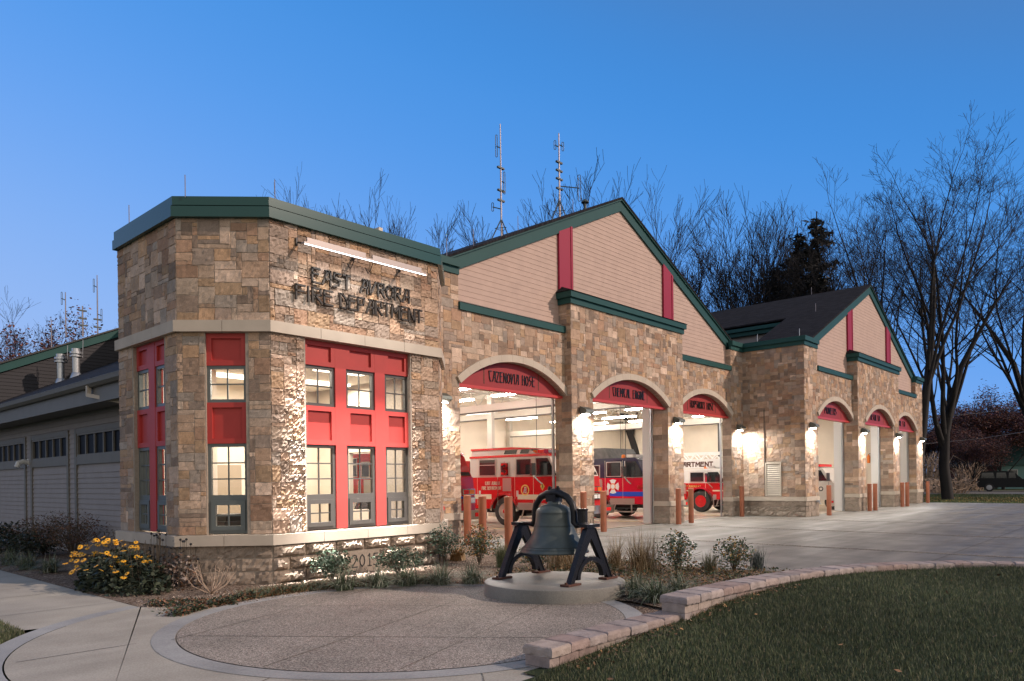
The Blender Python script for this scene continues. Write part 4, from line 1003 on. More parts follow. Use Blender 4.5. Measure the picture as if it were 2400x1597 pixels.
litter('bark_chips',9000,lambda n:(lambda x,y:(x[(x+y>17.6)|(y<11.2)],y[(x+y>17.6)|(y<11.2)]))(rng.uniform(4.1,11.2,n),rng.uniform(9.8,11.25,n)),.022,[(.30,.22,.17),(.45,.36,.28),(.18,.13,.10),(.55,.46,.38)],lambda x,y:x*0-.006)
litter('far_leaf_litter',5000,lambda n:(rng.uniform(53,64,n),rng.uniform(3,15,n)),.10,[(.40,.24,.07),(.30,.17,.05),(.45,.30,.11)],lambda x,y:x*0-.03)
litter('lawn_leaves',140,lambda n:lawnpts(n),.05,LC,lambda x,y:lz(x,y)+.04)

# ------------------------------------------------------------------ retaining wall of pavers
def paverwall(name,lb,path,zb,zt,w,seed):
    t=thing(name,lb,'wall',(path[0][0],path[0][1],zb)); r=random.Random(seed)
    P=[Vector(p) for p in path]
    L_=[0]
    for a,b in zip(P,P[1:]): L_.append(L_[-1]+(b-a).length)
    def pt(s):
        s=min(max(s,0),L_[-1]-1e-6); k=max(i for i in range(len(L_)-1) if L_[i]<=s); q=(s-L_[k])/(L_[k+1]-L_[k]); return P[k]+(P[k+1]-P[k])*q,(P[k+1]-P[k]).normalized()
    cap=MB();body=MB(); s=0
    pal=[(.36,.29,.265),(.31,.265,.25),(.38,.32,.30),(.33,.25,.225),(.40,.33,.29)]
    while s<L_[-1]-.05:
        l=r.choice((.24,.30,.38,.30)); s1=min(s+l,L_[-1]); a,da=pt(s+.004);b,db=pt(s1-.004)
        na=Vector((da.y,-da.x));nb=Vector((db.y,-db.x)); c=Vector(r.choice(pal))*r.uniform(.85,1.12); cap.cur=tuple(c)
        j=r.uniform(-.007,.007); h=zt+r.uniform(-.004,.004); e=.016
        def ringq(o,z,ins): return [(*(a+na*(w/2+o-ins)+da*ins),z),(*(b+nb*(w/2+o-ins)-db*ins),z),(*(b-nb*(w/2+o-ins)-db*ins),z),(*(a-na*(w/2+o-ins)+da*ins),z)]
        n=7
        rows=[]
        for z,ins in ((h-.085,.004),(h-.07,0),(h-.03,0),(h-.008,.008),(h,.02)):
            base=ringq(.03+j,z,ins); row=[]
            for k in range(4):
                p,q=Vector(base[k]),Vector(base[(k+1)%4])
                for i in range(n): 
                    v=p+(q-p)*i/n; row.append((v.x+r.gauss(0,.0022),v.y+r.gauss(0,.0022),v.z+r.gauss(0,.0018)))
            rows.append(row)
        m_=len(rows[0]); V=sum(rows,[]); F=[(y*m_+k,y*m_+(k+1)%m_,(y+1)*m_+(k+1)%m_,(y+1)*m_+k) for y in range(4) for k in range(m_)]
        F+=[tuple(range(4*m_,5*m_)),tuple(range(m_-1,-1,-1))]; cap.add(V,F); s=s1
    z=zb
    row=0
    while z<zt-.09:
        z1=min(z+.10,zt-.085); s=-.15*(row%2)
        while s<L_[-1]-.02:
            a,da=pt(max(s,0)+.004);s1=min(s+.30,L_[-1]);b,db=pt(s1-.004); na=Vector((da.y,-da.x));nb=Vector((db.y,-db.x)); c=Vector(r.choice(pal))*r.uniform(.7,.95); body.cur=tuple(c)
            if s1-max(s,0)>.03:
                q=[a+na*w/2,b+nb*w/2,b-nb*w/2,a-na*w/2]; body.prism([tuple(v) for v in q],lambda u,v,d:(u,v,d),z+.003,z1-.001)
            s=s1
        z=z1; row+=1
    cap.build('cap_stones','paver',t); body.build('wall_course','paver',t); return t
paverwall('paver_wall','lower section of the low paver wall ending beside the round plaza',[(5.02,4.28),(5.8,4.30),(6.6,4.27),(7.28,4.19),(7.75,4.13)],-.08,.20,.28,3)
paverwall('paver_wall','upper curved section of the low paver wall between the lawn and the planting bed',[(7.16,4.13),(8.1,4.11),(8.75,4.06),(9.5,3.96),(10.15,3.86),(10.85,3.62),(11.45,3.34),(12.0,2.98),(12.5,2.52),(12.9,1.8),(13.15,.9),(13.3,0.),(13.35,-1.)],.02,.40,.29,4)

# ------------------------------------------------------------------ bell on its pedestal
BX,BY=8.54,6.92
t=thing('bell_pedestal','round concrete pedestal under the old bell','pedestal',(BX,BY,0)); m=MB(); m.lathe([(1.05,-.02),(1.05,.175),(1.045,.19),(1.03,.20),(.5,.205),(.02,.206)],(BX,BY,0),72); m.build('drum','pedestal',t,smooth=35)
axd=Vector((.02,-1,0)).normalized(); pd=Vector((axd.y*-1,axd.x,0))   # yoke axis, and the walking direction of the A-frames
bs=thing('bell_stand','black cast iron A-frame stand carrying the bell','stand',(BX,BY,.2))
B0=Vector((8.625,6.98,0))
def aframe(s):
    c=B0+axd*s*.645; G=lambda u,v,d: tuple(c+pd*u+axd*(s*d)+Vector((0,0,v)))
    m=MB(); top=1.0; ft=.52
    for q in (-1,1):
        P=[(q*.085,top),(q*.02,top),(q*.02,top-.10),(q*(ft-.15),.22),(q*ft,.22)]
        P=[(q*.09,top),(q*.09,top-.02),(q*ft,.22),(q*(ft-.085),.22),(q*.045,top-.22),(q*.0,top-.16),(q*.0,top)]
        m.prism(P if q>0 else P[::-1],G,-.032,.032)
        # flange
        a=Vector(G(q*.105,top-.02,0));b=Vector(G(q*(ft+.005),.22,0)); m.bar(a,b,.085,.018,axd.cross((b-a).normalized()))
    # arch brace
    pts=[]
    for k in range(15):
        an=math.pi*k/14; pts.append((math.cos(an)*.36,.27+math.sin(an)*.31))
    for (u0,v0),(u1,v1) in zip(pts,pts[1:]):
        k=.80; m.prism([(u0,v0),(u1,v1),(u1*k,.27+(v1-.27)*k),(u0*k,.27+(v0-.27)*k)],G,-.04,.04)
    m.prism([(-.16,top),(.16,top),(.16,top+.045),(-.16,top+.045)],G,-.075,.075)
    o=m.build('side_frame','iron',bs)
    for q in (-1,1):
        f=MB(); f.prism([(q*(ft-.20),.205),(q*(ft+.10),.205),(q*(ft+.10),.232),(q*(ft-.20),.232)],G,-.075,.075); f.lathe([(.02,0),(.02,.03)],G(q*(ft+.06),.23,0),8); f.build('foot_plate','rust',o)
    if s>0:
        f=MB(); p=Vector(G(0,1.045,-.12)); f.lathe([(.085,0),(.075,.02),(.075,.19),(.085,.20),(.085,.22)],p,16); f.build('bearing_cap','iron',o)
aframe(-1);aframe(1)
bl=thing('bell','large dark bronze bell hanging in its iron yoke','bell',(BX,BY,.6))
prof=[(.515,.605),(.522,.62),(.50,.665),(.455,.71),(.41,.765),(.36,.84),(.322,.92),(.298,1.0),(.284,1.08),(.276,1.16),(.270,1.225),(.258,1.25),(.235,1.275),(.17,1.31),(.11,1.33),(.10,1.37),(.02,1.375)]
m=MB(); m.lathe(prof+[],(B0.x,B0.y,0),56); m.build('bell_body','bell',bl,smooth=50)
m=MB()
for z in (.668,.70,1.0,1.012,1.195,1.205,1.18):
    r_=np.interp(z,[p[1] for p in prof],[p[0] for p in prof]); m.lathe([(r_-.004,z-.005),(r_+.006,z),(r_-.004,z+.005)],(B0.x,B0.y,0),56)
m.build('bead','bellband',bl,smooth=True)
m=MB(); pts=[]
for s,z in ((-.66,1.02),(-.50,1.02),(-.42,1.015),(-.375,1.06),(-.372,1.2),(-.345,1.32),(-.25,1.435),(-.10,1.49),(0,1.50),(.10,1.49),(.25,1.435),(.345,1.32),(.372,1.2),(.375,1.06),(.42,1.015),(.5,1.02),(.66,1.02)): pts.append(B0+axd*s+Vector((0,0,z)))
m.tube(pts,[.028,.032,.045,.05,.048,.05,.052,.06,.065,.06,.052,.05,.048,.05,.045,.032,.028],10)
yk=m.build('yoke','iron',bl,smooth=True)
m=MB(); m.box(B0.x-.09,B0.x+.09,B0.y-.09,B0.y+.09,1.36,1.47)
for s in (-.075,.075):
    p=B0+axd*s+Vector((0,0,1.44)); m.tube([p,p+Vector((0,0,.16))],.022,8); m.lathe([(.035,0),(.035,.04)],p+Vector((0,0,.10)),6)
m.build('yoke_bolts','iron',yk)
m=MB(); m.tube([(B0.x,B0.y,1.3),(B0.x,B0.y,.66)],.018,6); m.lathe([(.0,0),(.05,.02),(.06,.06),(.04,.10),(.0,.11)],(B0.x,B0.y,.58),10); m.build('clapper','iron',bl)

# ------------------------------------------------------------------ bollards
bp=[(13.55,13.9,'nearest the pavilion, tight beside the first pier'),(13.05,12.85,'between two others left of the bell, standing behind the leafy shrub'),(12.86,11.8,'directly left of the bell yoke, at the bed edge'),(18.36,13.68,'right behind the right arm of the bell yoke'),(19.45,13.7,'left in front of the second arched opening'),(24.1,13.62,'left one before the pier between the second and third arched bay'),(25.0,13.6,'right one before that pier, in front of the ladder truck wheel'),(30.05,13.92,'alone in the inside corner by the louvred wall'),(32.75,11.2,'alone at the left jamb of the fourth arched bay'),(37.55,10.95,'left one of the pair before the fifth arched bay'),(38.25,10.9,'right one of the pair before the fifth arched bay'),(43.2,10.95,'left one of the pair before the sixth arched bay'),(43.95,10.9,'right one of the pair before the sixth arched bay'),(49.95,11.25,'the last and farthest, at the end of the building')]
pb=None
for x,y,lb in bp:
    lab='copper brown bollard '+lb
    if pb is None:
        pb=thing('bollard',lab,'bollard',(0,0,0),0,'copper coloured bollards along the bays'); m=MB(); m.lathe([(.10,-.02),(.10,1.27)],(0,0,0),20); m.build('post','copperpost',pb,smooth=40)
        m=MB(); m.lathe([(.104,1.27),(.104,1.295),(.085,1.305),(.0,1.31)],(0,0,0),20); m.build('cap','copperpost',pb,smooth=40); o=pb
    else: o=copy_tree(pb); o['label']=lab
    o.location=(x,y,0)
t=thing('hose_connection','red capped brass hose connection low on the first pier','hose connection',(12.6,14.1,.98)); m=MB(); m.lathe([(.035,-.13),(.035,-.02)],(12.6,14.0,1.0),10,'y'); m.build('brass_neck','gold',t); m=MB(); m.lathe([(.06,-.19),(.07,-.18),(.07,-.14),(.03,-.13)],(12.6,14.0,1.0),14,'y'); m.build('red_cap','redlens',t)
t=thing('hose_bib','small metal water tap on the corner pier of the farther building','tap',(32.0,11.4,.62)); m=MB(); m.box(31.95,32.05,11.33,11.47,.58,.68); m.build('tap_body','galv',t); m=MB(); m.tube([(32.,11.36,.60),(32.02,11.28,.5)],.02,6); m.build('spout','galv',t)
# ------------------------------------------------------------------ vehicles
def wheel(root,x,y,r,w,rimmat,side=-1,name='wheel'):
    m=MB(); m.lathe([(r*.56,-w/2),(r*.93,-w/2),(r,-w*.36),(r,w*.36),(r*.93,w/2),(r*.56,w/2)],(x,y,r),30,'x',False); o=m.build(name,'tyre',root,smooth=35)
    s=side; m=MB(); m.lathe([(r*.57,s*w*.46),(r*.55,s*w*.52),(r*.50,s*w*.44),(r*.34,s*w*.30),(r*.30,s*w*.42),(r*.0,s*w*.44)],(x,y,r),26,'x'); ri=m.build('rim',rimmat,o,smooth=35)
    m=MB()
    for k in range(10):
        a=2*math.pi*k/10; c=(x+s*w*.36,y+math.cos(a)*r*.40,r+math.sin(a)*r*.40); m.lathe([(r*.055,-.02),(r*.055,.03)],c,8,'x')
    m.build('lug_nuts','chrome' if rimmat!='alu' else 'charcoal',o)
    m=MB(); m.lathe([(r*.16,s*w*.40),(r*.15,s*w*.56),(r*.08,s*w*.6)],(x,y,r),14,'x'); m.build('hub','firered',o)
def engine(name,label,loc,low='firered',up='engwhite',roofmat='firered',rim='alu',stripe=('stripecream',.98,1.16),texts=(),emblem=None,raised=True,belt=1.80,roof=2.56,num=None,wy=2.65,body=True,tarp=False,grp=None):
    t=thing(name,label,'fire engine',(0,0,0),0,grp); X=1.23; wr=.53; yb=4.45
    S=lambda u,v,d:(d,u,v)                      # side profile prism across x
    G=frame((-X,0,0),(0,-1,0),(-1,0,0))         # visible side: u=-y
    def arch(yc,r,n=12): return [(yc+r*math.cos(a),wr+r*math.sin(a)) for a in [math.pi-math.pi*k/n*1. for k in range(n+1)]]
    a0=math.asin((.62-wr)/.66)
    pts=[(0.,.62)]+[(wy-.66*math.cos(a0+(math.pi-2*a0)*k/12),wr+.66*math.sin(a0+(math.pi-2*a0)*k/12)) for k in range(13)]+[(yb,.62),(yb,belt),(0.10,belt),(.02,1.2)]
    m=MB(); m.prism(pts,S,-X,X); m.build('cab_lower',low,t)
    m=MB(); m.prism([(.12,belt),(yb,belt),(yb,roof),(.62,roof),(.48,roof-.06)],S,-X+.02,X-.02); m.build('cab_upper',up,t)
    m=MB(); m.prism([(.46,roof-.03),(yb+.02,roof-.03),(yb+.02,roof+.05),(.62,roof+.07)],S,-X-.0,X+.0); m.build('roof_edge',roofmat,t)
    if raised:
        m=MB(); m.prism([(1.15,roof+.05),(yb,roof+.05),(yb,roof+.30),(2.3,roof+.30),(1.5,roof+.26)],S,-X+.10,X-.10); o=m.build('raised_roof',up,t)
        m=MB(); m.prism([(1.35,roof+.24),(yb,roof+.27),(yb,roof+.34),(2.3,roof+.34),(1.45,roof+.29)],S,-X+.06,X-.06); m.build('roof_rail',roofmat,o)
        for a,b in ((1.45,1.95),(2.05,2.75)):
            m=MB(); m.prism([(-a-.10,roof+.09),(-b,roof+.09),(-b+.10,roof+.24),(-a-.02,roof+.24)],frame((-X+.10,0,0),(0,-1,0),(-1,0,0)),.0,.006)
            m2_=m; m=MB(); P=[(a+.08,roof+.09),(b,roof+.09),(b-.1,roof+.24),(a,roof+.24)]; m.prism(P,S,-X+.092,-X+.10); m.build('roof_window','truckglass',o)
    # windows
    def win(a,b,z0,z1,nm='side_window'):
        m=MB(); m.prism([(a,z0),(b,z0),(b,z1),(a,z1)],S,-X-.002,-X+.02); m.prism([(a,z0),(b,z0),(b,z1),(a,z1)],S,X-.02,X+.002); o=m.build(nm,'truckglass',t)
        m=MB()
        for q in ((a-.035,a,z0-.03,z1+.03),(b,b+.035,z0-.03,z1+.03),(a,b,z0-.03,z0),(a,b,z1,z1+.03)): m.box(-X-.012,-X+.01,q[0],q[1],q[2],q[3])
        m.build('window_frame','alu',o)
    z1=roof-.12
    win(1.32,2.02,belt+.08,z1); win(2.42,2.80,belt+.06,z1-.12); win(3.10,3.92,belt+.08,z1+.02)
    m=MB(); m.box(-X-.006,-X+.0,3.1,3.92,z1-.19,z1-.165); m.build('window_bar','alu',t)
    # windshield wraps to the side
    m=MB(); F=lambda u,v,d:(u,d,v)
    y0=lambda z:.12+(z-belt)*.48/(roof-belt)
    za,zb=belt+.05,roof-.1
    V=[(-X+.06,y0(za)-.02,za),(X-.06,y0(za)-.02,za),(X-.10,y0(zb)-.02,zb),(-X+.10,y0(zb)-.02,zb)]; m.add(V,[(0,1,2,3)])
    m.prism([(y0(za)+.02,za),(1.05,za),(1.08,zb),(y0(zb)+.04,zb)],S,-X-.003,-X+.02); o=m.build('windshield','truckglass',t)
    m=MB(); m.box(-.03,.03,y0(za)-.03,y0(za)+.01,za,zb); m.bar((-X-.008,1.08,za-.03),(-X-.008,1.11,zb+.03),.035,.02); m.bar((-X-.008,y0(za),za-.03),(-X-.008,1.08,za-.03),.03,.02); m.build('windshield_frame','alu',o)
    for x in (-.6,.5): m=MB(); m.bar((x,y0(za)-.05,za),(x+.35,y0(za)+.22,za+.42),.02,.02); m.build('wiper','black',o)
    # door lines, handles
    m=MB()
    for y in (1.22,2.12,2.98,4.05): m.box(-X-.003,-X,y-.006,y+.006,.75,roof-.04)
    m.build('door_gap','stripecream',t)
    for y in (2.24,2.94): m=MB(); m.tube([(-X-.05,y,belt-.75),(-X-.05,y,belt-.08)],.018,6); m.build('grab_handle','chrome',t)
    m=MB(); m.box(-X-.008,-X,2.3,2.72,belt-.52,belt-.04); m.build('kick_panel','alu',t)
    for y in (2.02,3.95): m=MB(); m.box(-X-.01,-X,y-.08,y+.02,belt-.72,belt-.50); m.build('step_light','engwhite',t)
    if stripe:
        for a,b in ((.05,wy-.66),(wy+.66,yb)): m=MB(); m.box(-X-.0025,-X+.01,a,b,stripe[1],stripe[2]); m.build('stripe',stripe[0],t)
        m=MB(); m.box(-X+.2,X-.2,-.004,.01,stripe[1],stripe[2]); m.build('front_stripe',stripe[0],t)
    # fender + wheels
    m=MB(); P=[(-X-.02,wy+.66*math.cos(a),wr+.66*math.sin(a)) for a in [a0*.2+(math.pi-a0*.4)*k/18 for k in range(19)]]
    for p,q in zip(P,P[1:]): m.bar(p,q,.10,.05,(1,0,0))
    m.build('fender_trim','chrome',t)
    m=MB(); m.prism([(wy-.64,.35),(wy+.64,.35),(wy+.64,1.1),(wy-.64,1.1)],S,-X+.5,X-.5); m.build('wheel_well','black',t)
    for x,s in ((-X+.17,-1),(X-.17,1)): wheel(t,x,wy,wr,.32,rim,s)
    # steps, lower panel
    m=MB(); m.box(-X-.03,-X+.4,.7,wy-.72,.60,.66); m.box(-X-.03,-X+.4,.75,wy-.8,.28,.32); m.bar((-X,.8,.3),(-X,.8,.62),.04,.04); m.bar((-X,wy-.85,.3),(-X,wy-.95,.62),.04,.04); m.build('step','alu',t)
    m=MB(); m.box(-X-.006,-X+.1,.65,wy-.68,.63,.86); m.build('tread_plate','alu',t)
    m=MB(); m.box(-.75,.75,.1,8.,.45,.68); m.build('chassis','black',t)
    # nose: bumper, grille, lamps
    m=MB(); m.box(-X,X,-.55,-.02,.45,.75); m.build('bumper','chrome',t); m=MB(); m.box(-X+.2,-X+.55,-.56,-.55,.54,.66); m.box(X-.55,X-.2,-.56,-.55,.54,.66); m.build('bumper_light','redlens',t)
    m=MB(); m.box(-.55,.55,-.05,.02,.9,1.55); g=m.build('grille','chrome',t)
    m=MB()
    for k in range(7): m.box(-.5,.5,-.056,-.05,.95+k*.085,.985+k*.085)
    m.build('grille_slats','black',g)
    for s in (-1,1):
        a,b=sorted((s*.62,s*1.18)); m=MB(); m.box(a,b,-.06,.02,1.22,1.42); m.box(a,b,-.06,.02,.95,1.15); o=m.build('headlight','chrome',t)
        for z,c in ((1.32,'redlens'),(1.05,'headlamp')):
            m=MB(); m.box(a+.04,(a+b)/2-.02,-.07,-.06,z-.07,z+.07); m.build('lamp_lens',c,o); m=MB(); m.box((a+b)/2+.02,b-.04,-.07,-.06,z-.07,z+.07); m.build('lamp_lens','orange' if c=='redlens' else c,o)
        m=MB(); m.box(s*X-.02 if s<0 else s*X-.0,s*X if s<0 else s*X+.02,.03,.5,1.26,1.42); m.build('side_marker','chrome',t)
    # mirror
    m=MB(); m.box(-X-.42,-X-.22,.92,1.02,belt+.05,belt+.48); mi=m.build('mirror','chrome',t)
    m=MB(); m.tube([(-X-.02,.8,belt-.25),(-X-.2,.85,belt-.12),(-X-.3,.97,belt+.06)],.03,6); m.build('mirror_arm','chrome',mi)
    # light bar
    m=MB(); m.box(-X+.05,X-.05,.75,1.05,roof+.08,roof+.20); lb=m.build('light_bar','redlens' if raised else 'alu',t); m=MB(); m.box(-X+.3,X-.3,.74,1.06,roof+.1,roof+.19); m.build('lamp_lens','white',lb)
    m=MB(); m.lathe([(.09,0),(.09,.1),(.04,.14)],(-X+.2,1.3,roof+.07),10); m.build('beacon','orange',t)
    if num:
        m=MB(); text_mb(m,num,G,-2.76,belt+.10,z1-.12-belt-.10,.085,.004,.010,.30); m.build('number','redlens',t)
    for s,y,z,h,wd,mt in texts: m=MB(); text_mb(m,s,G,-y,z,h,h*.20,.0005,.006,wd,.25); m.build('lettering',mt,t)
    if emblem=='round':
        y,z=1.62,1.32; m=MB(); m.lathe([(.20,-.004),(.20,-.001)],(-X,y,z),28,'x'); e=m.build('emblem','gold',t)
        m=MB(); m.lathe([(.15,-.007),(.15,-.004)],(-X,y,z),24,'x'); m.build('emblem_field','firered',e)
        m=MB(); text_mb(m,'A',G,-y-.07,z-.09,.19,.03,.007,.012,.13); text_mb(m,'E',G,-y-.01,z-.10,.13,.02,.007,.012,.08); m.build('monogram','white',e)
        m=MB(); m.prism([(-.1,0),(0,-.14),(.1,0),(0,.14)],frame((-X,.80,1.45),(0,-1,0),(-1,0,0)),.0,.005); e2=m.build('diamond_badge','gold',t); m=MB(); text_mb(m,'3',frame((-X,.80,1.45),(0,-1,0),(-1,0,0)),-.035,-.06,.12,.02,.005,.008,.07); m.build('badge_number','black',e2)
    if emblem=='cross':
        y,z=1.72,1.36; Q=frame((-X,y,z),(0,-1,0),(-1,0,0)); m=MB()
        for k in range(4):
            a=k*math.pi/2; c,s_=math.cos(a),math.sin(a); P=[(.09,-.05),(.27,-.17),(.31,0),(.27,.17),(.09,.05)]; m.prism([(u*c-v*s_,u*s_+v*c) for u,v in P],Q,.0,.004)
        e=m.build('cross_emblem','white',t); m=MB(); m.lathe([(.14,-.008),(.14,-.004)],(-X,y,z),20,'x'); m.build('emblem_ring','orange',e); m=MB(); m.lathe([(.10,-.011),(.10,-.008)],(-X,y,z),20,'x'); m.build('emblem_field','white',e)
    if body:
        m=MB(); m.box(-X,X,yb+.08,9.2,.62,2.45); b=m.build('rear_body',low,t)
        for a,c in ((4.7,6.),(6.1,7.),(7.8,9.)): m=MB(); m.box(-X-.006,-X,a,c,.8,2.2); m.build('roller_shutter','alu',b)
        for x,s in ((-X+.3,-1),(X-.3,1)): wheel(t,x,7.4,wr,.5,rim,s)
        m=MB(); m.box(-X-.002,-X,yb+.1,9.18,stripe[1],stripe[2]); m.build('stripe',stripe[0],t)
    if tarp: m=MB(); m.prism([(1.9,roof+.06),(2.2,roof+.52),(9.,roof+.5),(9.,roof-.05),(1.9,roof-.0)],S,-X+.1,X-.1); m.build('hose_cover','tarp',t)
    t.location=loc; return t
engine('fire_engine','red and off-white fire engine numbered 3 with round gold emblem in the first opening',(21.23,15.9,0.006),texts=(('EAST AURORA',3.62,1.52,.11,.74,'stripecream'),('FIRE DEPARTMENT',3.80,1.34,.11,1.0,'stripecream')),emblem='round',num='3')
engine('fire_engine','bright red fire engine with navy cab top, white cross emblem and blue stripe',(27.25,16.1,.006),low='crimson',up='navy',roofmat='navy',stripe=('stripeblue',.95,1.14),emblem='cross',raised=False,belt=1.72,roof=2.5,tarp=True,texts=(('AURORA',4.15,1.5,.13,.8,'stripecream'),),wy=2.55)
engine('fire_engine','red fire engine of which only the nose shows beside the first pier',(15.9,17.2,.006),up='firered',stripe=('stripeblue',1.1,1.18),raised=False,texts=())
# ladder truck seen in the third opening
t=engine('ladder_truck','white and dark red ladder truck with red wheels and white lattice ladder',(0,0,0),up='laddwhite',roofmat='laddwhite',rim='firered',stripe=('stripecream',1.02,1.08),raised=False,belt=1.42,roof=2.06,wy=1.5,texts=(('EAST AURORA N.Y.',2.45,1.22,.09,1.0,'gold'),),body=False)
m=MB(); m.box(-1.1,-.98,-1.,9.,2.18,2.52); m.build('ladder_panel','laddwhite',t); m=MB(); m.box(.98,1.1,-1.,9.,2.18,2.52); m.build('ladder_panel','laddwhite',t)
m=MB()
for x in (-1.06,1.02):
    m.bar((x,-1,2.90),(x,9,2.90),.09,.08,(1,0,0)); m.bar((x,-1,2.55),(x,9,2.55),.08,.06,(1,0,0))
    for k in range(16): y=-1+k*.62; m.bar((x,y,2.56),(x,y+.31,2.88),.05,.05,(1,0,0)); m.bar((x,y+.31,2.88),(x,y+.62,2.56),.05,.05,(1,0,0))
for k in range(30): m.bar((-1.05,-1+k*.33,2.58),(1.03,-1+k*.33,2.58),.05,.05)
m.build('lattice_ladder','laddwhite',t)
G=frame((-1.1,0,0),(0,-1,0),(-1,0,0)); m=MB(); text_mb(m,'DEPARTMENT',G,-3.20,2.25,.20,.06,.001,.008,2.32,.25); m.build('lettering','rust',t)
m=MB(); m.box(-1.0,1.0,2.9,9.,.7,1.9); m.build('rear_body','firered',t)
m=MB(); m.tube([(-1.12,.75,2.2),(-1.13,.75,1.86),(-1.13,.70,1.80)],.012,4); m.build('hook','black',t)
t.location=(34.25,15.95,.006)
# white rescue van in the farther building
t=thing('rescue_truck','white rescue truck with a red light bar standing inside the fourth arched bay','truck',(0,0,0)); S=lambda u,v,d:(d,u,v)
m=MB(); m.prism([(0,.5),(6,.5),(6,1.4),(0.9,1.4),(.05,1.15)],S,-1.,1.); m.build('cab_lower','engwhite',t); m=MB(); m.prism([(.85,1.4),(3.,1.4),(3.,2.1),(1.35,2.1)],S,-.95,.95); m.build('cab_upper','engwhite',t)
for a,b,c,d in ((1.1,1.95,1.42,1.9),(2.1,2.8,1.42,1.9)): m=MB(); m.prism([(a,1.45),(b,1.45),(b,2.0),(c,2.0)],S,-.957,-.93); m.build('side_window','truckglass',t)
m=MB(); m.box(-1.004,-1.,1.02,1.035,.6,1.4); m.box(-1.004,-1.,2.0,2.015,.6,1.4); m.build('door_gap','charcoal',t)
m=MB(); m.lathe([(.12,-.004),(.12,0)],(-1.,1.4,1.05),18,'x'); e=m.build('round_emblem','charcoal',t); m=MB(); m.lathe([(.07,-.008),(.07,-.004)],(-1.,1.4,1.05),14,'x'); m.build('emblem_field','engwhite',e)
m=MB(); m.box(-.8,.8,1.5,1.8,2.12,2.17); b=m.build('light_bar','chrome',t); m=MB(); m.box(-.85,.85,1.48,1.82,2.17,2.30); m.build('lamp_lens','redlens',b)
m=MB(); m.box(-1.22,-1.02,.95,1.05,1.45,1.85); m.build('mirror','charcoal',t); m=MB(); m.prism([(3.05,.6),(6,.6),(6,2.4),(3.05,2.4)],S,-1.05,1.05); m.build('utility_body','engwhite',t)
for y in (.85,4.6): wheel(t,-.86,y,.4,.26,'alu'); wheel(t,.86,y,.4,.26,'alu',1)
t.location=(38.9,11.95,.006)
# far SUV at the right edge
t=thing('parked_suv','dark parked SUV beyond the lawn at the right edge','car',(0,0,0)); S=lambda u,v,d:(u,d,v)
m=MB(); m.prism([(-2.3,.38),(2.3,.38),(2.35,.85),(2.1,1.05),(-.0,1.12),(-2.3,1.12)],S,-.92,.92); m.build('body','carpaint',t)
m=MB(); m.prism([(-2.2,1.12),(1.0,1.1),(.35,1.72),(-.2,1.80),(-2.0,1.78)],S,-.80,.80); m.build('cabin','carpaint',t)
for a in ((-2.0,-1.0),(-.9,-.1),(0.,.55)): m=MB(); m.prism([(a[0],1.18),(a[1],1.18),(a[1]-.1,1.66),(a[0]+.05,1.66)],S,-.815,-.79); m.build('side_window','truckglass',t)
for x in (-1.4,1.45):
    for s in (-1,1):
        m=MB(); m.lathe([(.2,-.1),(.36,-.1),(.37,.1),(.2,.1)],(x,s*.85,.37),20,'y'); o=m.build('wheel','tyre',t); m=MB(); m.lathe([(.22,s*.105),(.0,s*.11)],(x,s*.85,.37),14,'y'); m.build('rim','galv',o)
m=MB(); m.box(2.25,2.36,-.9,-.55,.75,.92); m.build('headlight','headlamp',t); m=MB(); m.box(-2.32,-2.28,-.9,-.7,.8,1.1); m.build('tail_light','redlens',t)
p=ray_at(2364,1150,72); t.location=(p.x,p.y,-.03); t.rotation_euler=(0,0,R(-82)); t.scale=(1.12,1.12,1.12)
# houses beyond
def house(lb,px,Z,w,d,h,wm,rm,rot,wins):
    p=ray_at(px,1150,Z); t=thing('far_house',lb,'house',(0,0,0))
    m=MB(); m.box(-w/2,w/2,-d/2,d/2,0,h); m.build('wall',wm,t)
    m=MB(); e=.4; m.prism([(-d/2-e,h-.1),(d/2+e,h-.1),(0,h+d*.55)],lambda u,v,q:(q,u,v),-w/2-e,w/2+e); m.build('roof',rm,t)
    for x in wins:
        m=MB(); m.box(x-.5,x+.5,-d/2-.03,-d/2,1.1,2.3); o=m.build('window','white',t); m=MB(); m.box(x-.42,x+.42,-d/2-.05,-d/2-.03,1.18,2.22); m.build('pane','truckglass',o)
    t.location=(p.x,p.y,-.1); t.rotation_euler=(0,0,R(rot)); return t
house('pale teal clapboard house with dark green roof at the right edge',2445,88,9,7,2.9,'houseteal','rooftealdark',-82,(-3.,0.))
house('small brick house with two pale windows half hidden by red leaved trees',2318,100,10,7,2.9,'brickhouse','black',-82,(-3.2,-1.,1.6))

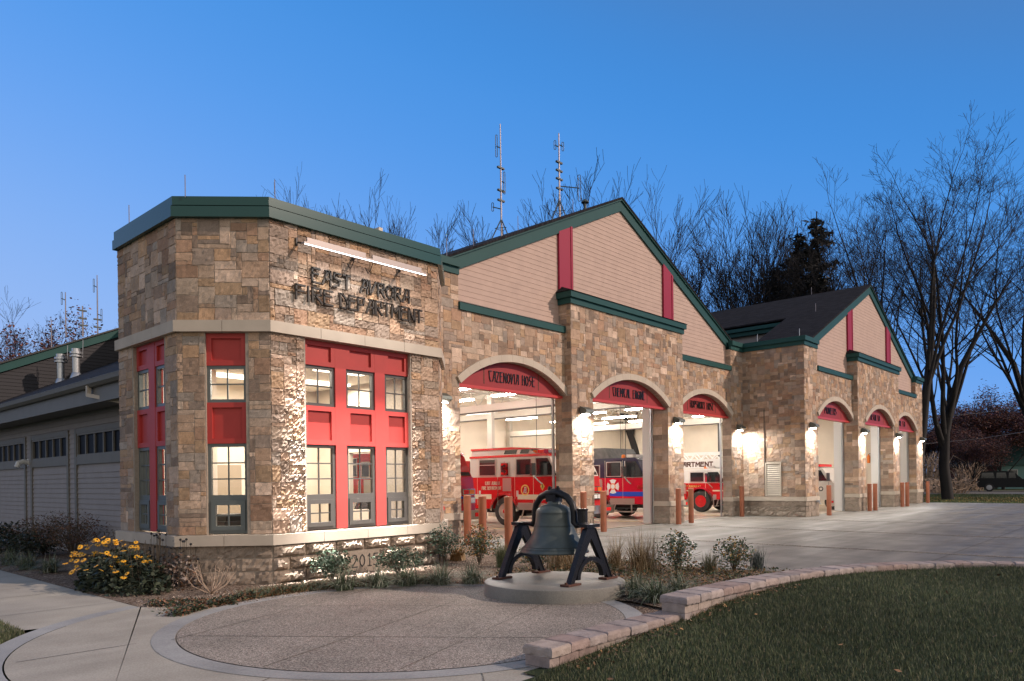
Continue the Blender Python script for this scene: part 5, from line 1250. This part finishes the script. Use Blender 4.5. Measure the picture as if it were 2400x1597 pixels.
# ------------------------------------------------------------------ trees
def bare(seed,H,levels=5,spread=.5,fork=.28,limbs=6,crown=1.):
    r=random.Random(seed); T=MB(); C_=MB(); tips=[]
    def grow(p,d,L,rad,lv,mb_n):
        n=5 if lv<2 else (4 if lv<4 else 3); pts=[p]; rads=[rad]; q=p; dd=d.copy()
        for i in range(n):
            dd=(dd+Vector((r.gauss(0,.10),r.gauss(0,.10),r.gauss(0,.05)+.06*(lv>0)))*(1.25 if lv>2 else .8)).normalized()
            q=q+dd*(L/n); pts.append(q); rads.append(max(rad*(1-.62*(i+1)/n),.006 if levels==4 else .0034))
        (T if lv<=1 else C_).tube(pts,rads,7 if lv==0 else (5 if lv<3 else 3),False)
        if lv>=levels: tips.append(q); return
        if lv>=levels-1: tips.append(q)
        if lv<3: grow(q,dd,L*(.5 if lv else .36),rads[-1]*.95,lv+1,0)
        nb=({0:limbs,1:6,2:6,3:6,4:4} if levels==4 else {0:limbs+1,1:6,2:5,3:5,4:3}).get(lv,3)
        for k in range(nb):
            s=r.uniform(.35 if lv else fork+.25,1.) if lv else (fork+.12*k/nb*3+.25*r.random())
            s=min(s,.99); i=min(int(s*n),n-1); f=s*n-i; o=pts[i]+(pts[i+1]-pts[i])*f; rr=rads[i]+(rads[i+1]-rads[i])*f
            ax=dd.orthogonal().normalized(); az=2*math.pi*(k/nb)+r.uniform(-.6,.6)
            perp=Matrix.Rotation(az,3,d)@ax; an=r.uniform(.35,.75)*(.75 if lv==0 else 1.)*(spread/.5)
            nd=(d*math.cos(an)+perp*math.sin(an)+Vector((0,0,.12))).normalized()
            if lv==0: Lc=H*(1-s*.75)*r.uniform(.62,.85)*crown
            else: Lc=L*r.uniform(.42,.68)*(1.08-s*.35)
            grow(o,nd,Lc,rr*r.uniform(.42,.62),lv+1,0)
    grow(Vector((0,0,0)),Vector((r.gauss(0,.03),r.gauss(0,.03),1)).normalized(),H*.62,H*.0165,0,0)
    return T,C_,tips
PROTO={}
def fastbuild(mb,name,mat,parent):
    me=bpy.data.meshes.new(name); me.from_pydata(mb.v,[],mb.f); me.materials.append(MATS[mat]); me.polygons.foreach_set('use_smooth',[True]*len(me.polygons)); me.update()
    o=bpy.data.objects.new(name,me); COL.objects.link(o); o.parent=parent; return o
def place(o,px,Z,rz,s,sz=None):
    p=ray_at(px,1150,Z); o.location=(p.x,p.y,-.1); o.rotation_euler=(0,0,rz); o.scale=(s,s,sz or s)
def tree(kind,px,ytop,Z,rz,lb,wide=1.,grp=None):
    H=ray_at(px,ytop,Z).z+.1
    if kind not in PROTO:
        k,seed=kind
        t=thing('bare_tree' if k in 'abcd' else 'red_leaved_tree',lb,'tree')
        if k=='a': T,C_,tips=bare(seed,10,5 if seed==1 else 4,.55 if seed==1 else .42,.30,6)
        elif k=='b': T,C_,tips=bare(seed,10,5 if seed==2 else 4,.6 if seed==2 else .52,.22,7)
        elif k=='c': T,C_,tips=bare(seed,10,4,.36,.2,7)
        else: T,C_,tips=bare(seed,10,4,.6,.12,8,1.0)
        zs=[v[2] for v in C_.v]; zm=.3*float(np.percentile(zs,96))+.7*max(zs); k_=10/zm
        for mb in (T,C_): mb.v=[(x*k_,y*k_,z*k_) for x,y,z in mb.v]
        fastbuild(T,'trunk','bark',t); fastbuild(C_,'crown','twig',t)
        if k=='r':
            P=np.array([tuple(p*k_) for p in tips]); P=np.repeat(P,5,0)+rng.normal(0,.22,(len(P)*5,3)); leafmesh('foliage',P,.16,[(.12,.035,.035),(.07,.028,.035),(.18,.06,.025),(.05,.026,.032)],'redleaf',t)
        PROTO[kind]=t; o=t; t['kind']='x'; del t['kind']
    else:
        o=copy_tree(PROTO[kind]); 
    o['label']=lb; o['category']='tree'
    if grp: o['group']=grp
    place(o,px,Z,rz,H/10*wide,H/10)
    return o
def leafmesh(name,P,size,cols,mat,parent,up=.4,asp=.55):
    n=len(P); s=size*rng.uniform(.6,1.25,n); d=rng.normal(0,1,(n,3)); d[:,2]*=.6; d/=np.linalg.norm(d,axis=1)[:,None]
    nrm=rng.normal(0,1,(n,3)); nrm[:,2]+=up*2; e2=np.cross(nrm,d); e2/=np.linalg.norm(e2,axis=1)[:,None]+1e-9
    a=P-d*(s*.5)[:,None]; c=P+d*(s*.5)[:,None]; b=P+e2*(s*asp*.5)[:,None]; f=P-e2*(s*asp*.5)[:,None]
    V=np.stack([a,b,c,f],1).reshape(-1,3); F=np.arange(4*n).reshape(-1,4); col=np.array(cols)[rng.integers(len(cols),size=n)]*rng.uniform(.65,1.3,(n,1))
    return npmesh(name,V,F,mat,parent,np.repeat(col,4,0))
TB='bare trees behind the firehouse'
tree(('a',1),2150,352,46,.3,'huge bare tree right behind the far gable, forking above its roof',1.15)
tree(('b',2),2222,420,50,1.2,'tall bare tree with thick trunk right of the last wall lamp',1.25)
tree(('b',2),2420,410,58,3.6,'bare tree at the right edge whose branches reach in from outside',1.15)
tree(('a',1),1985,470,60,2.2,'bare tree between the tall spruce and the far gable peak',1.)
tree(('c',3),1515,455,58,.2,'bare tree just right of the nearer gable peak',1.05,TB)
tree(('a',4),1600,545,64,2.1,'lower bare tree over the right slope of the nearer gable',1.15,TB)
tree(('c',3),1668,505,60,3.2,'bare tree standing left of the middle of the gap between the two gables',1.1,TB)
tree(('a',4),1733,478,62,4.4,'tallest bare tree between the two gables',1.15,TB)
tree(('b',5),1795,505,58,.9,'spreading bare tree left of the smallest spruce',1.0,TB)
tree(('a',4),1845,560,66,5.1,'thin bare tree behind the spruces',1.,TB)
tree(('b',5),1205,560,62,2.,'low bare crown left of the taller roof antenna',1.1,TB)
tree(('a',4),1270,468,66,.4,'bare crown between the two roof antennas',1.15,TB)
tree(('c',3),1345,462,64,1.7,'bare crown behind the shorter roof antenna',1.15,TB)
tree(('b',5),690,452,58,1.,'sparse bare crown just above the left part of the pavilion roof edge',.8,TB)
tree(('a',4),815,470,60,3.1,'bare crown above the middle of the pavilion roof edge',.9,TB)
tree(('c',3),895,510,64,2.5,'small bare crown between two others above the pavilion roof edge',1.,TB)
tree(('b',5),980,502,60,5.,'round bare crown above the right part of the pavilion roof edge',.72,TB)
tree(('b',5),20,688,62,4.1,'bare tree at the left edge above the side wing roof',1.05)
tree(('a',4),262,752,80,1.1,'small bare tree tight against the left wall of the pavilion',1.)
RG='red leaved trees'
tree(('r',6),140,775,58,.5,'rusty leaved tree low over the side wing roof, left of the antennas',1.1,RG)
tree(('r',6),215,752,60,2.5,'rusty leaved tree behind the small antennas over the side wing roof',1.1,RG)
RX=[(2195,985,82,1.,'dark red leaved tree nearest the last pier beyond the far lawn'),(2245,950,86,2.,'dark red leaved tree right of the thick bare trunk'),(2300,918,88,3.2,'tallest red leaved tree in the right background'),(2352,935,84,4.4,'red leaved tree above the parked SUV'),(2405,910,90,5.5,'red leaved tree at the right edge above the teal house'),(2275,1010,76,.4,'low reddish tree before the brick house'),(2160,1020,90,4.,'low dark red tree just right of the far building corner')]
for px,yt,Z,rz,lb in RX: tree(('r',6),px,yt,Z,rz,lb,1.45,RG)
def spruce(px,ytop,Z,lb,first=[None],rz=0.):
    H=ray_at(px,ytop,Z).z+.1
    if first[0] is None:
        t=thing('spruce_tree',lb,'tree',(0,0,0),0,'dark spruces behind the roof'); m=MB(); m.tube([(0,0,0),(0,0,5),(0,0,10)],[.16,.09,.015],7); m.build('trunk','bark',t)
        Ps=[];B=MB(); r=random.Random(9)
        for k in range(110):
            z=1.2+8.6*(k/110)**1.0; L=(10-z)*.25*r.uniform(.55,1.15)+.14; a=r.uniform(0,6.283); d=Vector((math.cos(a),math.sin(a),0)); n=max(4,int(L*34)); e=None
            for i in range(n):
                s=(i+.5)/n; p=d*(L*s)+Vector((0,0,z-.30*L*s+.22*L*s*s)); w=.11*(1-s*.5)
                for _ in range(5): Ps.append((p.x+r.gauss(0,w),p.y+r.gauss(0,w),p.z-abs(r.gauss(0,.10))))
            B.tube([(0,0,z),d*(L*.5)+Vector((0,0,z-.1*L)),d*L+Vector((0,0,z-.08*L))],[.025,.015,.005],3,False)
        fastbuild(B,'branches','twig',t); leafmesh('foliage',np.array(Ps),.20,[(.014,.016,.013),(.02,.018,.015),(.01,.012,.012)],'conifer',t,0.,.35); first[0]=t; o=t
    else: o=copy_tree(first[0])
    o['label']=lb; place(o,px,Z,rz,H/10*1.2,H/10)
spruce(1922,496,56,'tallest dark spruce behind the ridge of the farther roof')
spruce(1876,532,58,'second tallest dark spruce, left of the tallest one',rz=1.3)
spruce(1820,612,60,'smallest dark spruce, left of the other two behind the farther roof',rz=2.4)
# distant tree line closing the horizon
def woodline(name,pts,h,mat,cols):
    Ps=[]
    for (x0,y0),(x1,y1) in zip(pts,pts[1:]):
        n=int(math.hypot(x1-x0,y1-y0)*60)
        s=rng.random(n); x=x0+(x1-x0)*s+rng.normal(0,2.5,n); y=y0+(y1-y0)*s+rng.normal(0,2.5,n); hh=h*(.75+.25*np.sin(x*.35)+.15*np.sin(y*.8)); z=hh*rng.random(n)**.8
        Ps.append(np.stack([x,y,z],-1))
    o=leafmesh(name,np.concatenate(Ps),.9,cols,mat,None); tag(o,kind='stuff')
woodline('distant_woods',[(150,-40),(128,10),(112,36),(95,70),(40,110),(-20,120),(-80,100)],9.,'redleaf',[(.018,.012,.014),(.03,.014,.014),(.014,.014,.014)])
# brush pile and hedges beyond the apron
def brush(px,Z,lb,w,h,n,cols,name='brush_pile'):
    p=ray_at(px,1160,Z); t=thing(name,lb,'shrub',(0,0,0)); m=MB(); r=random.Random(px)
    for k in range(n):
        a=r.uniform(0,6.28);q=Vector((math.cos(a)*w*r.random()*.6,math.sin(a)*w*.5*r.random(),0)); e=q+Vector((math.cos(a)*w*.5*r.random(),math.sin(a)*w*.3,h*r.uniform(.3,1.))); c=(q+e)/2+Vector((r.gauss(0,.2),r.gauss(0,.2),h*.3)); m.tube([q,c,e,e+Vector((r.gauss(0,.5),r.gauss(0,.4),-.15*h))],[.035,.03,.02,.01],3,False)
    fastbuild(m,'stems','drystem',t); P=np.array([v for v in m.v])[::3]; leafmesh('foliage',P+rng.normal(0,.12,P.shape),.22,cols,'leafgreen',t); t.location=(p.x,p.y,-.05); return t
brush(2222,68,'pale tangled low shrub on the far lawn, right of the last bollard',3.2,1.5,120,[(.10,.09,.06),(.06,.06,.04)],'tangled_shrub')
brush(2275,80,'dark rounded shrub left of the parked SUV',2.6,3.2,120,[(.025,.028,.02),(.03,.03,.025)],'dark_shrub')
brush(2172,76,'dark low shrub in the shade behind the last bollard',3.2,4.2,190,[(.02,.022,.018),(.03,.025,.02)],'dark_shrub')
t=thing('power_line','thin black overhead cables crossing before the red leaved trees','cable',(0,0,0))
for dy in (0,60):
    a=ray_at(2120,985+dy,70); b=ray_at(2300,968+dy,74); c=ray_at(2480,940+dy,80); m=MB(); m.tube([a,b,c],.03,4); m.build('wire','black',t)

# ------------------------------------------------------------------ planting bed
def shrub(name,lb,loc,rx,h,n,leaf,cols,cat='shrub',grp=None,stems=9,asp=.5,low=.15,mat='leafgreen'):
    t=thing(name,lb,cat,loc,0,grp); x0,y0,z0=loc; m=MB(); r=random.Random(int(x0*1000+y0*77)); Ps=[]
    for k in range(stems):
        a=r.uniform(0,6.283); e=Vector((math.cos(a)*rx*r.uniform(.3,.9),math.sin(a)*rx*r.uniform(.3,.9),h*r.uniform(.55,.98))); c=e*.5+Vector((0,0,h*.12)); b=Vector((x0,y0,z0))
        m.tube([b,b+c,b+e],[.010,.007,.004],4,False)
        for j in range(3):
            s=r.uniform(.3,.9); p=b+e*s; q=p+Vector((r.gauss(0,rx*.35),r.gauss(0,rx*.35),h*r.uniform(.05,.25))); m.tube([p,q],[.005,.003],3,False)
            Ps+= [p+(q-p)*r.random() for _ in range(6)]
    m.build('stems','stem',t)
    u=rng.normal(0,1,(n,3)); u/=np.linalg.norm(u,axis=1)[:,None]; rr=rng.random(n)**.42; lump=1+.22*np.sin(u[:,0]*4+x0*9)*np.cos(u[:,1]*5+y0*7)+.12*np.sin(u[:,2]*9)
    P=np.stack([x0+u[:,0]*rx*rr*lump,y0+u[:,1]*rx*rr*lump,z0+h*low+h*(1-low)*(.5+.5*u[:,2]*rr*lump)],-1); P=P[P[:,2]>z0+.02]
    leafmesh('foliage',P,leaf,cols,mat,t,.5,asp); return t
def tuft(name,lb,loc,n,L,w,cols,arch=.8,cat='grass clump',grp=None,mat='leafgreen',spread=.06,up=1.):
    t=thing(name,lb,cat,loc,0,grp); x0,y0,z0=loc; a=rng.uniform(0,2*np.pi,n); l=L*rng.uniform(.55,1.1,n); lean=rng.uniform(.1,1.,n)*arch
    bx_=x0+rng.normal(0,spread,n); by_=y0+rng.normal(0,spread,n); K=5; rows=[]
    for k in range(K):
        s=k/(K-1); out=l*(lean*s**1.6); z=l*up*(s-.55*lean*s**2.4); ww=w*(1-.85*s**2)*.5
        cxk=bx_+np.cos(a)*out; cyk=by_+np.sin(a)*out; czk=z0+np.maximum(z,.01)
        rows.append(np.stack([cxk-np.sin(a)*ww,cyk+np.cos(a)*ww,czk],-1)); rows.append(np.stack([cxk+np.sin(a)*ww,cyk-np.cos(a)*ww,czk],-1))
    V=np.stack(rows,1).reshape(-1,3); b=np.arange(n)[:,None]*(2*K); F=np.concatenate([b+np.array([[2*k,2*k+1,2*k+3,2*k+2]]) for k in range(K-1)])
    c=np.array(cols)[rng.integers(len(cols),size=n)]*rng.uniform(.7,1.25,(n,1)); npmesh('blades',V,F,mat,t,np.repeat(c,2*K,0)); return t
GRN=[(.055,.10,.06),(.08,.13,.085),(.04,.075,.045),(.11,.15,.11)]
GRO=GRN+[(.26,.16,.035),(.22,.11,.03)]
YEL=[(.07,.10,.045),(.05,.085,.04),(.30,.20,.05),(.24,.13,.04)]
DRY=[(.30,.22,.12),(.22,.15,.08),(.38,.29,.17),(.16,.11,.06)]
LIR=[(.20,.23,.17),(.11,.15,.09),(.15,.19,.12),(.07,.09,.055),(.24,.24,.18)]
shrub('leafy_shrub','grey green leafy shrub below the date stone, the one left of the numerals',(7.2,10.72,0),.36,.55,1100,.065,GRN+[(.11,.14,.11)])
shrub('leafy_shrub','low grey green shrub just right of the date stone',(8.42,10.42,0),.48,.52,1200,.065,GRN+[(.11,.14,.11)])
shrub('leafy_shrub','upright blue green shrub against the right corner of the pavilion base',(10.05,11.0,0),.34,.82,1000,.06,GRN+[(.11,.15,.13)])
shrub('leafy_shrub','green and orange leaved shrub before the bollards left of the bell',(10.45,10.4,0),.42,.78,1300,.062,GRO)
shrub('leafy_shrub','tall leafy shrub with orange lower leaves, right of the bell',(11.62,6.62,0),.34,.74,1000,.06,GRO+GRN)
shrub('leafy_shrub','rounder yellowing shrub right of the tall one, behind the paver wall',(12.33,5.88,0),.36,.62,1000,.058,YEL+GRN)
shrub('leafy_shrub','small green shrub seen between the legs of the bell stand',(10.6,9.1,0),.42,.45,800,.06,GRO)
tuft('ornamental_grass','small green grass mound left of the bell stand',(10.45,9.75,0),420,.52,.007,[(.12,.15,.08),(.09,.12,.06),(.2,.2,.12)],.5)
tuft('ornamental_grass','tawny grass clump seen under the bell between the legs',(10.9,8.6,0),420,.66,.008,DRY,.6,spread=.14)
tuft('ornamental_grass','tawny tall grass right of the bell stand with feathery stalks',(11.15,7.05,0),420,.85,.007,DRY+[(.12,.1,.06)],.75,spread=.12)
tuft('ornamental_grass','loose brown grass behind the right leg of the bell stand',(11.3,7.7,0),200,.75,.007,DRY,.8)
tuft('ornamental_grass','dark green spiky tuft at the far end of the bed, beside the paver wall',(13.0,5.75,0),140,.42,.010,[(.09,.11,.10),(.06,.08,.07)],.35)
tuft('ornamental_grass','short grass between the two shrubs right of the bell',(11.95,6.15,0),160,.42,.008,[(.14,.15,.08),(.2,.16,.08),(.08,.1,.05)],.5)
tuft('leaf_mound','heap of dry curled leaves beside the pavilion corner',(10.75,11.35,0),160,.36,.05,[(.36,.24,.12),(.28,.17,.08),(.42,.30,.17)],.9)
LP=[(8.75,5.3,'variegated lily turf clump right of the pedestal, nearest the lower paver wall'),(8.95,5.75,'variegated lily turf clump tight against the right of the pedestal'),(9.25,5.25,'variegated lily turf clump farthest from the pedestal on the right'),(6.75,9.72,'variegated lily turf clump edging the plaza, below the left leafy shrub'),(7.25,9.5,'variegated lily turf clump edging the plaza, below the date stone'),(7.65,9.28,'variegated lily turf clump edging the plaza, third from the left'),(8.1,8.95,'variegated lily turf clump edging the plaza, fourth from the left'),(8.5,8.62,'variegated lily turf clump edging the plaza, behind the pedestal rim'),(4.42,17.3,'pale variegated lily turf at the left edge along the side wing'),(4.55,16.3,'pale variegated lily turf left of the yellow flowers'),(4.45,18.6,'pale variegated lily turf farthest back along the sidewalk')]
for x,y,lb in LP: tuft('lily_turf',lb,(x,y,0),240,.46,.013,LIR,1.7,'plant','variegated lily turf clumps')
def creep(n):
    a=rng.uniform(R(60),R(128),n); r=2.95+np.abs(rng.normal(0,.14,n)); return CX+r*np.cos(a),CY+r*np.sin(a)
def creep2(n):
    a=rng.uniform(R(42),R(100),n); r=2.95+np.abs(rng.normal(0,.2,n)); return CX+r*np.cos(a),CY+r*np.sin(a)
grass('edging_turf',5500,creep2,.05,.15,.012,LIR+[(.16,.10,.05),(.22,.15,.08),(.2,.11,.05)],lambda x,y:x*0+.004,1.6)
x,y=creep(5200); x2=rng.uniform(4.15,5.0,900); y2=10.55-(x2-4.1)*.95+rng.normal(0,.07,900)+.12
P=np.stack([np.r_[x,x2],np.r_[y,y2],rng.random(len(x)+900)*.10],-1)
tag(leafmesh('ground_cover',P,.045,[(.045,.07,.04),(.07,.095,.05),(.035,.05,.03),(.20,.09,.05),(.12,.07,.04)],'leafgreen',None),kind='stuff')
def bedcover(n): x=rng.uniform(9.0,12.6,n); y=rng.uniform(4.75,8.9,n); k=(np.hypot(x-BX,y-BY)>1.08)&(y>4.6+(12.6-x)*.0); return x[k],y[k]
x,y=bedcover(7000); tag(leafmesh('ground_cover',np.stack([x,y,rng.random(len(x))*.14],-1),.055,[(.05,.08,.04),(.09,.10,.05),(.20,.11,.05),(.26,.17,.08),(.12,.12,.07)],'leafgreen',None),kind='stuff')
# yellow coneflowers
fb=thing('yellow_coneflowers','big clump of yellow black-eyed flowers in front of the pavilion corner','flowers',(4.75,12.6,0)); 
def ell(n,c,rx,ry,h,seed=0):
    u=rng.normal(0,1,(n,3)); u/=np.linalg.norm(u,axis=1)[:,None]; q=rng.random(n)**.4; P=np.stack([c[0]+u[:,0]*rx*q,c[1]+u[:,1]*ry*q,c[2]+h*np.abs(u[:,2])*q],-1); return P
DG=[(.035,.05,.032),(.05,.065,.04),(.025,.035,.025),(.07,.085,.06)]
leafmesh('leaves',ell(3400,(4.62,12.85,.0),.60,1.3,.66),.10,DG,'leafgreen',fb,.6,.6)
m=MB(); 
for k in range(70):
    p=ell(1,(4.7,12.75,0),.5,1.,.1)[0]; m.tube([p,(p[0]+rng.normal(0,.05),p[1]+rng.normal(0,.05),.6+.2*rng.random())],.004,3,False)
m.build('stalks','stem',fb)
def flower(root,p,s,nrm):
    global FLP
    if FLP is None:
        m=MB()
        for k in range(11):
            a=2*math.pi*k/11; m.cur=(.80*(.8+.3*random.random()),.40*(.8+.3*random.random()),.02); c,s_=math.cos(a),math.sin(a); q=lambda r,w,z:(c*r-s_*w,s_*r+c*w,z)
            m.add([q(.16,-.10,.02),q(.6,-.19,-.02),q(1.,0,-.14),q(.6,.19,-.02),q(.16,.10,.02)],[(0,1,2,3,4)])
        o=m.build('flower_head','petal',root); m=MB(); m.lathe([(.22,0),(.24,.08),(.16,.2),(.0,.24)],(0,0,0),9); b=m.build('flower_cone','black',o); FLP=o
        for q in (o,b):
            for v in q.data.vertices: v.co+=WB[root.name]
    else:
        o=copy_tree(FLP,root)
    o.location=Vector(p)-WB[root.name]; o.scale=(s,)*3; o.rotation_euler=Vector(nrm).to_track_quat('Z','Y').to_euler()
FLP=None
for k in range(95):
    a=rng.uniform(0,6.28); q=rng.random()**.5; hx,hy=math.cos(a)*.56*q,math.sin(a)*1.35*q
    z=(.80-.45*q*q)+rng.normal(0,.05)
    if k%5==0: z*=.6
    flower(fb,(4.52+hx,13.1+hy,max(.18,z)),rng.uniform(.042,.058),(rng.normal(-.35,.3),rng.normal(-.35,.3),1))
dk=thing('withered_coneflowers','withered brown coneflower stalks with black seed heads beside the yellow ones','flowers',(5.25,12.2,0)); P=ell(900,(5.3,12.35,0),.38,.75,.62); leafmesh('dry_leaves',P,.07,[(.16,.12,.10),(.09,.065,.06),(.30,.25,.22),(.05,.05,.06),(.14,.07,.04)],'leafgreen',dk,.2,.6)
m=MB(); hd=MB()
for k in range(46):
    a=rng.uniform(0,6.28); q=rng.random()**.5; x,y=5.22+math.cos(a)*.42*q,12.5+math.sin(a)*.9*q; z=.86-.42*q*q+rng.normal(0,.06); m.tube([(x,y,0),(x+.02,y,z)],.004,3,False); hd.lathe([(.012,-.01),(.022,.0),(.02,.02),(.0,.03)],(x+.02,y,z),7)
m.build('stalks','stem',dk); tag(hd.build('seed_heads','black',dk),kind='stuff')
# twig shrub, other plants by the wing
def twigs(name,lb,loc,n,h,rx,mat):
    t=thing(name,lb,'shrub',loc); m=MB(); r=random.Random(int(loc[0]*100)); b=Vector(loc)
    for k in range(n):
        a=r.uniform(0,6.28); e=Vector((math.cos(a)*rx*r.uniform(.3,1.),math.sin(a)*rx*r.uniform(.3,1.),h*r.uniform(.45,1.))); c=Vector((e.x*.65,e.y*.65,e.z*.42)); m.tube([b,b+c,b+e],[.008,.006,.003],4,False)
        for j in range(3): s=r.uniform(.4,.95); p=b+c+(e-c)*s; m.tube([p,p+Vector((r.gauss(0,.07),r.gauss(0,.07),r.uniform(.04,.16)))],[.004,.002],3,False)
    m.build('twigs',mat,t); return t
twigs('bare_twig_shrub','small leafless shrub of pale twigs before the pavilion base',(5.25,11.05,0),15,.52,.42,'drystem')
shrub('dry_flower_shrub','rusty brown dried shrub against the side wing wall',(5.75,18.9,0),.75,1.05,2400,.05,[(.13,.065,.045),(.09,.05,.04),(.17,.10,.06),(.06,.05,.03)],stems=26,low=.2)
shrub('dry_flower_shrub','smaller rusty dried shrub left of the larger one by the side wing',(5.6,20.6,0),.7,1.0,2000,.05,[(.12,.06,.045),(.08,.05,.04),(.15,.09,.05),(.05,.05,.03)],stems=22,low=.2)
shrub('dark_evergreen','dark spreading evergreen at the left edge beside the side wing',(5.1,23.,0),.95,.75,2200,.09,[(.018,.028,.018),(.03,.04,.028),(.012,.02,.014)],stems=16,low=.1)
shrub('dark_evergreen','dark low evergreen between the rusty shrubs and the lily turf',(5.2,20.3,0),.8,.6,1800,.08,[(.02,.03,.02),(.03,.04,.028)],stems=14,low=.1)
shrub('slender_perennial','thin faded perennial stalks between the yellow flowers and the side wing',(5.9,16.6,0),.35,.75,350,.045,[(.12,.10,.11),(.10,.09,.07)],stems=16,low=.2)
